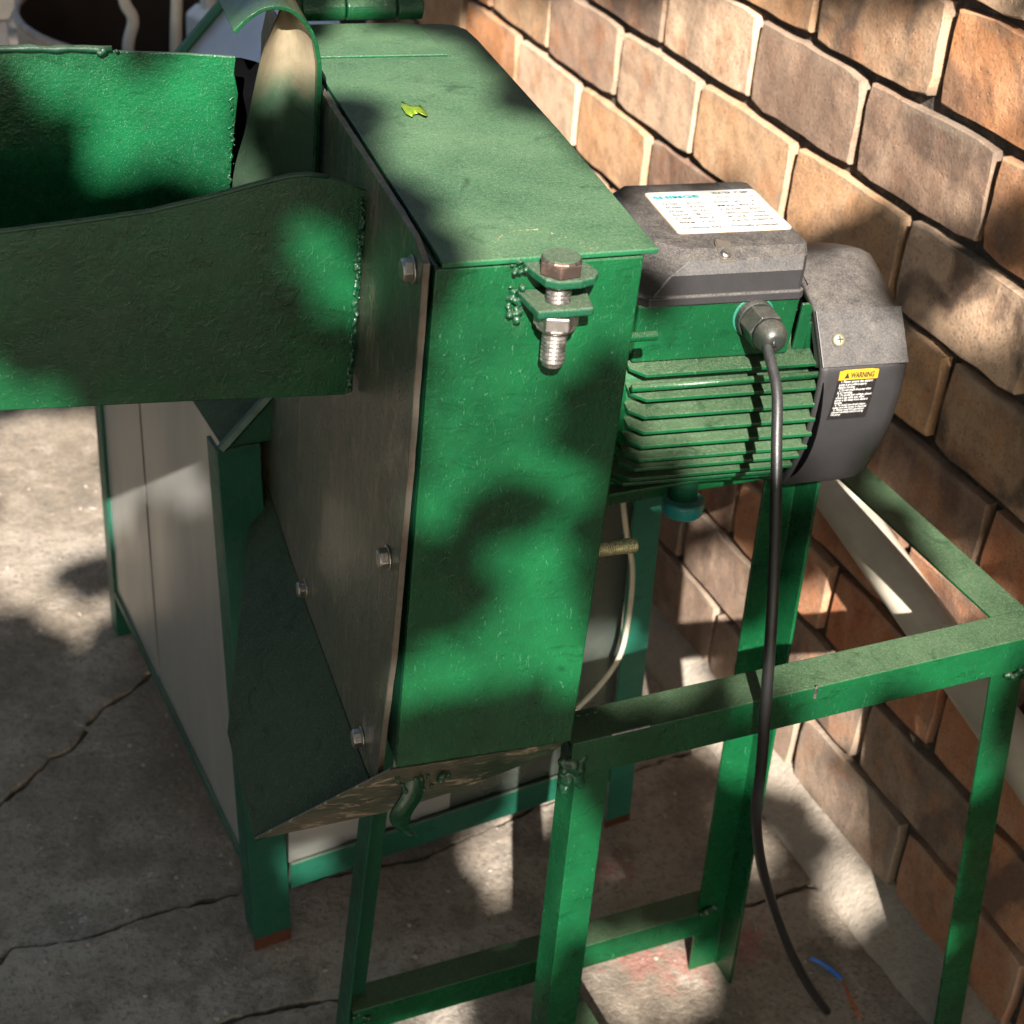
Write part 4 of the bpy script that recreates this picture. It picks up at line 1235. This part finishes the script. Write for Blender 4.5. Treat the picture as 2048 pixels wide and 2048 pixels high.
# front sheet: a darker one on the right, a brighter strip low down
bb = bmesh.new(); add_poly(bb, [K_(0.030, 0.010, -0.745), K_(0.215, 0.010, -0.745), K_(0.215, 0.010, -0.24), K_(0.030, 0.010, -0.30)], c2 * 0.0012)
obj('front_panel', bb, M['galv'], cab)
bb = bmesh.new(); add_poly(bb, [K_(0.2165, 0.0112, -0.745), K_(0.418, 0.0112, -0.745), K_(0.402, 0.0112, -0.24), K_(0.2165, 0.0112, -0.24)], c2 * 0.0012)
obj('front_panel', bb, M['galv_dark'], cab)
bb = bmesh.new(); add_poly(bb, [K_(0.412, 0.012, -0.745), K_(0.412, 0.576, -0.745), K_(0.400, 0.576, -0.26), K_(0.400, 0.012, -0.26)], c1 * 0.0012)
obj('side_panel', bb, M['galv'], cab)
bb = bmesh.new(); add_poly(bb, [K_(0.027, 0.590, -0.745), K_(0.410, 0.590, -0.745), K_(0.398, 0.590, -0.26), K_(0.027, 0.590, -0.29)], c2 * 0.0012)
obj('back_panel', bb, M['galv'], cab)
# sloping top sheet and its rails
fr = [K_(-0.004, 0.085, -0.286), K_(0.09, 0.075, -0.185), K_(0.17, 0.065, -0.10)]
bk = [K_(-0.004, 0.60, -0.286), K_(0.120, 0.60, -0.102), K_(0.265, 0.60, 0.045)]
md = [a.lerp(c, 0.42) for a, c in zip(fr, bk)]
bb = bmesh.new(); add_strip(bb, fr, md, Vector((0.001, 0, -0.0012))); obj('top_sheet', bb, M['green_chute'], cab)
bb = bmesh.new(); add_strip(bb, [p + Vector((0, 0.001, 0)) for p in md], bk, Vector((0.001, 0, -0.0012))); obj('top_sheet', bb, M['galv_roof'], cab)
bb = bmesh.new(); add_tube(bb, [p + Vector((-0.002, 0, 0.004)) for p in bk], 0.006, 6); obj('top_rail', bb, M['teal_leg'], cab)
bb = bmesh.new(); add_tube(bb, [p + Vector((-0.002, -0.004, 0.001)) for p in fr], 0.005, 6); obj('top_rail', bb, gc, cab)
bb = bmesh.new(); add_poly(bb, [fr[0], fr[1], fr[2], K_(0.17, 0.065, -0.28), K_(0.03, 0.08, -0.285)], c2 * 0.002); obj('gable', bb, M['green_dark'], cab)

bc = [(-0.300, -0.535, -0.22), (-0.296, -0.543, -0.300), (-0.293, -0.545, -0.347), (-0.284, -0.545, -0.392), (-0.271, -0.545, -0.442), (-0.268, -0.545, -0.498), (-0.272, -0.545, -0.548), (-0.289, -0.545, -0.580), (-0.312, -0.545, -0.605), (-0.36, -0.55, -0.64)]
b = bmesh.new(); add_tube(b, spline(bc, 8), 0.0028, 10)
o = obj('beige_cable', b, M['beige'], smooth=True, base=(-0.29, -0.545, -0.5))
tag(o, 'thin beige cable hanging down in front of the dark cabinet sheet', 'cable')

# ------------------------------------------------------------------ leaf lying on the lid
b = bmesh.new()
outl = [(-0.011, -0.006), (-0.0115, 0.004), (-0.006, 0.015), (-0.001, 0.010), (0.003, 0.004), (0.009, 0.005), (0.012, -0.001), (0.0105, -0.009), (0.007, -0.0125), (0.0035, -0.006), (-0.0035, -0.006), (-0.007, -0.011)]
cz = b.verts.new(F(0.0495, 0.245, 0.0895))
ring_ = [b.verts.new(F(0.0497 + u * 0.68, 0.2455 + v * 1.25, 0.0885 + 0.0010 * math.sin(i * 1.7) + 0.0006)) for i, (u, v) in enumerate(outl)]
for i in range(len(ring_)):
    b.faces.new((cz, ring_[i], ring_[(i + 1) % len(ring_)]))
bmesh.ops.subdivide_edges(b, edges=b.edges[:], cuts=1, smooth=0.4)
bmesh.ops.solidify(b, geom=b.faces[:], thickness=0.0003)
o = obj('fallen_leaf', b, M['fallen'], smooth=True, base=F(0.0495, 0.245, 0.087))
tag(o, 'torn yellow green leaf lying on the dusty mill lid', 'leaf')

# ------------------------------------------------------------------ things beyond the tray
drum = thing('steel_drum', (-0.33, 0.96, ZF), 0, 'open cut-down steel drum with dark inside beyond the feed tray', 'drum')
b = bmesh.new()
dp = [(0.0, 0.285), (0.12, 0.285), (0.13, 0.291), (0.14, 0.285), (0.33, 0.285), (0.34, 0.291), (0.35, 0.285), (0.53, 0.285)]
add_lathe(b, (-0.33, 0.96, ZF + 0.003), Z, dp, 64, cap0=True, cap1=False, ref=X)
obj('shell', b, M['drum_out'], drum, smooth=True)
b = bmesh.new()
add_lathe(b, (-0.33, 0.96, ZF + 0.01), Z, [(0.0, 0.281), (0.523, 0.281)], 64, cap0=True, cap1=False, ref=X)
obj('inner_wall', b, M['drum_in'], drum, smooth=True)
b = bmesh.new()
cir = [(-0.33 + 0.285 * math.cos(2 * math.pi * i / 72), 0.96 + 0.285 * math.sin(2 * math.pi * i / 72), ZF + 0.534) for i in range(73)]
add_tube(b, cir, 0.0065, 10, caps=False)
obj('rim', b, M['drum_out'], drum, smooth=True)
b = bmesh.new()
hs = [(-0.455, 0.93, ZF + 0.02), (-0.452, 0.94, -0.52), (-0.447, 0.95, -0.37), (-0.436, 0.95, -0.318), (-0.449, 0.95, -0.27), (-0.43, 0.95, -0.10), (-0.385, 0.95, 0.0), (-0.362, 0.95, -0.10), (-0.363, 0.95, -0.27), (-0.367, 0.95, -0.34), (-0.374, 0.95, -0.50), (-0.376, 0.94, ZF + 0.02)]
add_tube(b, spline(hs, 8), 0.0095, 14)
o = obj('white_hose', b, M['white_hose'], smooth=True, base=(-0.40, 0.94, ZF))
tag(o, 'white plastic hose looped up out of the steel drum', 'hose')
jug = thing('white_jug', (-0.265, 1.10, ZF + 0.01), 0.3, 'small white plastic jug standing inside the steel drum', 'jug')
J_ = frame((-0.275, 1.10, 0), 0.3)
b = bmesh.new(); add_poly(b, [J_(u, -0.03, z) for u, z in ((-0.035, ZF + 0.012), (0.035, ZF + 0.012), (0.035, -0.40), (0.018, -0.36), (-0.006, -0.345), (-0.030, -0.36))], J_(0, 0.06, 0) - J_(0, 0, 0)); obj('body', b, M['white'], jug, bevel=0.006, seg=3)
b = bmesh.new(); add_cyl(b, J_(0.0, 0.0, -0.352), J_(0.0, 0.0, -0.33), 0.014, 0.014, 20); obj('cap', b, M['white'], jug)
post = thing('painted_post', (-0.675, 0.80, ZF), 0.1, 'pale lilac painted post with white head left of the drum', 'post')
P_ = frame((-0.675, 0.80, 0), 0.12)
b = bmesh.new(); add_box(b, P_, -0.020, 0.020, -0.02, 0.02, ZF + 0.001, -0.262); obj('shaft', b, M['palepost'], post, bevel=0.003)
b = bmesh.new(); add_poly(b, [P_(u, -0.03, z) for u, z in ((-0.06, -0.258), (0.022, -0.258), (0.032, -0.24), (0.03, -0.10), (-0.06, -0.10))], P_(0, 0.06, 0) - P_(0, 0, 0)); obj('head', b, M['white'], post, bevel=0.005, seg=3)

# ------------------------------------------------------------------ the tree behind the viewer whose leaves break up the sunlight
CT = Vector((-0.4, -0.6, -0.2))
SA = Z.cross(S).normalized(); SB = S.cross(SA)
DIST = 3.3
# gaps shaped to aim the sun patches: centre, two half-axes across the sun
HOLES = [(0.107,0.136,-0.052,-0.005,0.006,0.029),(0.067,0.105,-0.019,-0.002,0.002,0.011),(0.148,0.112,-0.023,-0.002,0.004,0.016),(0.214,0.102,-0.025,-0.002,0.007,0.022),(0.227,0.071,-0.016,-0.001,0.005,0.015),(-0.158,0.210,-0.018,-0.002,-0.003,0.026),(-0.112,0.196,-0.018,-0.002,-0.001,0.019),(-0.075,0.151,-0.014,-0.002,-0.000,0.017),(-0.114,0.108,-0.013,-0.001,-0.001,0.013),(-0.055,0.131,-0.014,-0.001,0.000,0.016),(-0.012,0.074,-0.013,-0.001,0.001,0.014),(-0.096,0.239,-0.012,-0.001,-0.001,0.021),(-0.044,0.049,-0.018,-0.002,0.000,0.009),(-0.068,0.064,-0.012,-0.001,-0.000,0.009),(0.366,0.289,-0.023,0.015,-0.007,0.049),(0.171,0.450,-0.067,0.047,-0.006,0.057),(0.286,0.337,-0.036,0.024,-0.006,0.046),(0.067,0.485,-0.052,0.034,-0.006,0.065),(0.238,0.346,-0.028,0.018,-0.005,0.040),(0.022,0.491,-0.053,0.033,-0.005,0.056),(0.208,0.451,-0.037,0.027,-0.005,0.039),(0.304,0.313,-0.029,0.018,-0.005,0.036),(0.153,0.423,-0.043,0.028,-0.005,0.049),(0.268,0.292,-0.026,0.015,-0.004,0.034),(0.368,0.216,-0.012,0.007,-0.004,0.025),(0.075,0.402,-0.027,0.015,-0.003,0.030),(-0.052,0.643,-0.040,0.030,-0.003,0.038),(0.169,0.471,-0.052,0.038,-0.005,0.046),(0.132,0.375,-0.051,0.029,-0.005,0.051),(-0.009,0.582,-0.043,0.031,-0.004,0.056),(0.262,0.391,-0.035,0.025,-0.005,0.042),(0.214,0.337,-0.034,0.020,-0.004,0.036),(0.070,0.563,-0.041,0.031,-0.003,0.028),(0.324,0.260,-0.020,0.011,-0.004,0.027),(0.392,0.109,-0.006,0.002,-0.003,0.019),(0.252,0.259,-0.021,0.011,-0.003,0.025),(0.331,0.361,-0.018,0.014,-0.003,0.025),(-0.092,-0.052,-0.023,-0.002,-0.001,0.017),(-0.078,-0.001,-0.009,-0.001,-0.000,0.006),(-0.008,0.001,-0.009,-0.001,-0.001,0.007),(-0.042,-0.064,-0.016,-0.001,-0.001,0.012),(-0.044,-0.181,-0.017,-0.001,-0.001,0.010),(-0.072,-0.076,-0.028,-0.002,-0.001,0.015),(-0.089,-0.104,-0.019,-0.001,-0.001,0.024),(-0.026,-0.157,-0.020,-0.001,-0.002,0.020),(-0.063,-0.210,-0.021,-0.001,-0.001,0.018),(-0.014,-0.211,-0.020,-0.001,-0.003,0.029),(-0.014,-0.108,-0.010,-0.001,-0.001,0.013),(-0.102,-0.225,-0.010,-0.000,-0.001,0.014),(-0.126,0.228,-0.023,-0.003,-0.002,0.027),(-0.083,0.186,-0.018,-0.002,-0.001,0.025),(-0.135,0.122,-0.013,-0.001,-0.001,0.016),(-0.035,0.116,-0.013,-0.001,0.001,0.021),(-0.087,0.076,-0.016,-0.002,-0.000,0.014),(-0.181,0.273,-0.016,-0.002,-0.002,0.019),(0.004,0.044,-0.009,-0.001,0.001,0.008),(-0.068,0.113,-0.023,-0.002,-0.000,0.025),(-0.043,0.081,-0.025,-0.002,0.001,0.021),(-0.013,0.056,-0.018,-0.002,0.001,0.017),(-0.162,0.253,-0.015,-0.002,-0.002,0.022),(-0.103,0.154,-0.017,-0.002,-0.001,0.020),(-0.062,0.043,-0.012,-0.001,0.000,0.008),(-0.302,0.143,-0.040,-0.006,0.002,0.030),(-0.272,0.132,-0.017,-0.002,0.001,0.019),(-0.327,0.157,-0.019,-0.003,0.001,0.015),(-0.366,0.173,-0.016,-0.002,0.001,0.008),(-0.217,0.191,-0.014,-0.002,0.000,0.012),(-0.277,0.173,-0.023,-0.003,0.001,0.018),(-0.224,0.207,-0.017,-0.003,0.000,0.011),(-0.210,0.217,-0.013,-0.002,0.000,0.011),(-0.348,0.168,-0.013,-0.002,0.001,0.014),(-0.385,0.168,-0.012,-0.002,0.001,0.011),(-0.188,0.048,-0.013,-0.002,-0.000,0.007),(-0.172,0.032,-0.008,-0.001,-0.000,0.009),(-0.166,0.021,-0.010,-0.001,-0.000,0.018),(0.090,0.106,-0.056,-0.007,-0.004,0.024),(0.066,0.113,-0.022,-0.003,-0.003,0.018),(0.100,0.027,-0.059,-0.006,-0.004,0.020),(0.117,-0.023,-0.057,-0.005,-0.007,0.040),(0.201,0.064,-0.040,-0.004,-0.007,0.030),(0.230,0.012,-0.029,-0.003,-0.010,0.039),(0.066,-0.003,-0.027,-0.002,-0.003,0.021),(0.135,0.070,-0.031,-0.003,-0.004,0.019),(0.205,-0.042,-0.026,-0.002,-0.004,0.019),(-0.676,-0.043,-0.073,-0.005,-0.026,0.065),(-0.618,-0.080,-0.036,-0.002,-0.017,0.045),(-0.740,0.021,-0.045,-0.003,-0.014,0.034),(-0.734,-0.030,-0.051,-0.003,-0.024,0.055),(-0.671,-0.143,-0.054,-0.003,-0.013,0.031),(-0.574,-0.233,-0.039,-0.002,-0.008,0.022),(-0.662,-0.212,-0.033,-0.002,-0.011,0.025),(-0.669,0.035,-0.046,-0.003,-0.013,0.034),(-0.014,-0.472,-0.025,-0.001,-0.000,0.037),(-0.211,-0.470,-0.022,-0.001,-0.001,0.009),(0.122,-0.523,-0.049,-0.002,0.003,0.024),(0.149,-0.566,-0.058,-0.002,0.003,0.026),(-0.100,-0.589,-0.020,-0.001,-0.001,0.015),(-0.064,-0.595,-0.020,-0.001,-0.001,0.011),(0.217,-0.299,-0.039,-0.002,0.005,0.034),(0.116,-0.578,-0.037,-0.001,0.002,0.019),(0.348,-0.094,-0.018,0.000,-0.004,0.032),(0.364,-0.120,-0.017,-0.000,-0.004,0.031),(0.391,-0.155,-0.018,-0.002,-0.005,0.035),(0.332,-0.063,-0.019,0.001,-0.003,0.026),(0.373,-0.146,-0.017,-0.001,-0.004,0.031),(0.240,-0.175,-0.025,-0.003,-0.004,0.039),(0.223,-0.230,-0.023,-0.004,-0.004,0.034),(0.247,-0.124,-0.012,-0.000,-0.002,0.019),(0.410,-0.173,-0.010,-0.001,-0.003,0.020),(0.386,-0.484,-0.035,-0.001,0.008,0.026),(0.266,-0.341,-0.019,-0.001,0.003,0.016),(0.317,-0.281,-0.014,-0.004,-0.003,0.024),(0.280,-0.451,-0.023,-0.001,0.004,0.018),(0.337,-0.360,-0.032,-0.001,0.007,0.026),(0.042,-0.224,-0.022,-0.001,-0.002,0.011),(0.097,-0.215,-0.031,-0.001,-0.002,0.011),(0.216,-0.211,-0.055,-0.002,-0.003,0.012),(0.317,-0.188,-0.031,-0.001,-0.005,0.016),(0.003,-0.342,-0.015,0.000,-0.004,0.034),(0.015,-0.411,-0.016,0.001,-0.003,0.027),(0.365,-0.295,-0.019,-0.000,-0.010,0.032),(0.369,-0.388,-0.020,0.000,-0.009,0.030),(0.349,-0.231,-0.018,-0.000,-0.007,0.021),(-0.520,-0.080,-0.055,0.004,0.009,0.051),(-0.374,-0.072,-0.045,0.005,0.002,0.025),(0.051,-0.393,-0.024,-0.001,0.001,0.013)]
#HOLES_END
def canopy():
    rr = np.random.default_rng(12)
    H = np.array(HOLES)
    inv = []
    for hq in H:
        A_ = np.array([[hq[2], hq[4]], [hq[3], hq[5]]])
        # keep a smallest gap of 2 cm so that the sun's disc still shows through
        U, sv, Vt = np.linalg.svd(A_)
        sv = np.maximum(sv, 0.020) + 0.007
        inv.append(np.linalg.inv(U @ np.diag(sv) @ Vt))
    inv = np.array(inv)
    n, n0 = 17000, 4000
    ab = np.stack([rr.uniform(-0.85, 0.70, n), rr.uniform(-0.90, 0.85, n)], 1)
    ab[:n0] = np.stack([rr.uniform(-1.7, 1.3, n0), rr.uniform(-1.4, 1.3, n0)], 1)
    dep = rr.uniform(-0.32, 0.42, n)
    size = rr.uniform(0.028, 0.048, n)
    keep = np.ones(n, bool)
    for c, I in zip(H[:, :2], inv):
        q = (ab - c) @ I.T
        keep &= (np.hypot(q[:, 0], q[:, 1]) > 1.0 + 0.012 / 0.03)
    ab, dep, size = ab[keep], dep[keep], size[keep]
    verts, faces = [], []
    for (a_, b_), d_, s_ in zip(ab, dep, size):
        c = CT + S * (DIST + d_) + SA * a_ + SB * b_
        nrm = (S + Vector(rr.uniform(-0.7, 0.7, 3))).normalized()
        t = Vector(rr.uniform(-1, 1, 3)); t = (t - nrm * t.dot(nrm)).normalized(); w = nrm.cross(t)
        L = s_; W = s_ * 0.55
        k = len(verts)
        for (x, y, zz) in ((-L, 0, 0), (-L * .3, W, .006), (L * .45, W * .8, .006), (L, 0, -.004), (L * .45, -W * .8, .006), (-L * .3, -W, .006)):
            verts.append(c + t * x + w * y + nrm * zz)
        faces.append((k, k + 1, k + 2, k + 3, k + 4, k + 5))
    for i in range(5200):  # wider ring of unseen leaves, added to cut sky fill
        a_, b_ = rr.uniform(-4.2, 3.8), rr.uniform(-1.9, 3.4)
        if -1.15 < a_ < 0.95 and -1.15 < b_ < 1.1:
            continue
        c = CT + S * (DIST + rr.uniform(-0.2, 1.6)) + SA * a_ + SB * b_
        if c.z < ZF + 0.3:
            continue
        nrm = (S + Vector(rr.uniform(-0.8, 0.8, 3))).normalized()
        t = Vector(rr.uniform(-1, 1, 3)); t = (t - nrm * t.dot(nrm)).normalized(); w = nrm.cross(t)
        L = rr.uniform(0.07, 0.12); W = L * 0.6
        k = len(verts)
        for (x, y, zz) in ((-L, 0, 0), (-L * .3, W, .008), (L * .45, W * .8, .008), (L, 0, -.006), (L * .45, -W * .8, .008), (-L * .3, -W, .008)):
            verts.append(c + t * x + w * y + nrm * zz)
        faces.append((k, k + 1, k + 2, k + 3, k + 4, k + 5))
    n2 = 11000  # overhead leaves added out of view to block sky light and reflections
    for i in range(n2):
        c = Vector((rr.uniform(-4.5, 1.6), rr.uniform(-2.2, 3.5), 0))
        c.z = 1.9 + 0.5 * noise.noise(Vector((c.x * .9, c.y * .9, 2))) + rr.uniform(0, 0.7)
        if noise.noise(Vector((c.x * 1.6, c.y * 1.6, 9.0))) > 0.28:
            continue
        nrm = (Z + Vector(rr.uniform(-0.8, 0.8, 3))).normalized()
        t = Vector(rr.uniform(-1, 1, 3)); t = (t - nrm * t.dot(nrm)).normalized(); w = nrm.cross(t)
        L = rr.uniform(0.05, 0.085); W = L * 0.55
        k = len(verts)
        for (x, y, zz) in ((-L, 0, 0), (-L * .3, W, .008), (L * .45, W * .8, .008), (L, 0, -.006), (L * .45, -W * .8, .008), (-L * .3, -W, .008)):
            verts.append(c + t * x + w * y + nrm * zz)
        faces.append((k, k + 1, k + 2, k + 3, k + 4, k + 5))
    return verts, faces
TB = Vector((-3.9, -4.4, ZF))
tree = thing('shade_tree', TB, 0, 'leafy tree behind the viewer whose foliage dapples the sunlight', 'tree')
cv, cf = canopy()
me = bpy.data.meshes.new('crown')
mi = WM[tree.name].inverted()
me.from_pydata([mi @ v for v in cv], [], cf)
me.materials.append(M['leaf'])
crown = bpy.data.objects.new('crown', me)
link(crown, tree)
cc = CT + S * DIST
b = bmesh.new()
trk = spline([TB, TB + Vector((0.03, 0.02, 0.8)), TB + Vector((0.10, 0.06, 1.6)), TB + Vector((0.3, 0.1, 2.4)), TB + Vector((0.6, 0.2, 3.4))], 5)
add_tube(b, trk, [0.11 - 0.075 * i / (len(trk) - 1) for i in range(len(trk))], 14)
obj('trunk', b, M['bark'], tree, smooth=True)
for k, (a_, b_) in enumerate(((-1.5, 0.3), (-1.2, 1.1), (-1.7, -0.7))):
    e = cc + SA * a_ + SB * b_ + S * 0.3
    st = TB + Vector((0.12, 0.06, 1.5 + 0.35 * k))
    lp = spline([st, st.lerp(e, 0.4) + Vector((0, 0, 0.2)), st.lerp(e, 0.8) + S * 0.25, e], 5)
    b = bmesh.new(); add_tube(b, lp, [0.035 - 0.027 * i / (len(lp) - 1) for i in range(len(lp))], 10)
    obj('limb', b, M['bark'], tree, smooth=True)

# clipped hedge, put in unseen to dim the low sky mirrored in sheet metal
rr = np.random.default_rng(5)
hv, hf = [], []
for i in range(5200):
    t = rr.uniform(0, 1)
    if t < 0.55:
        c = Vector((rr.uniform(-6.5, 2.0), 5.2 + rr.uniform(-.25, .25), ZF + rr.uniform(0, 2.3)))
    else:
        c = Vector((-6.2 + rr.uniform(-.25, .25), rr.uniform(-5.0, 5.2), ZF + rr.uniform(0, 2.3)))
    nrm = Vector(rr.uniform(-1, 1, 3)).normalized()
    t_ = Vector(rr.uniform(-1, 1, 3)); t_ = (t_ - nrm * t_.dot(nrm)).normalized(); w = nrm.cross(t_)
    L = rr.uniform(0.09, 0.17); W = L * 0.6
    k = len(hv)
    for (x, y) in ((-L, 0), (-L * .3, W), (L * .45, W * .8), (L, 0), (L * .45, -W * .8), (-L * .3, -W)):
        hv.append(c + t_ * x + w * y)
    hf.append((k, k + 1, k + 2, k + 3, k + 4, k + 5))
me = bpy.data.meshes.new('added_hedge'); me.from_pydata(hv, [], hf); me.materials.append(M['leaf'])
added_hedge = bpy.data.objects.new('added_hedge', me); link(added_hedge)
tag(added_hedge, 'dense dark green hedge put in out of view to dim sky reflections', 'added_hedge', kind='stuff')
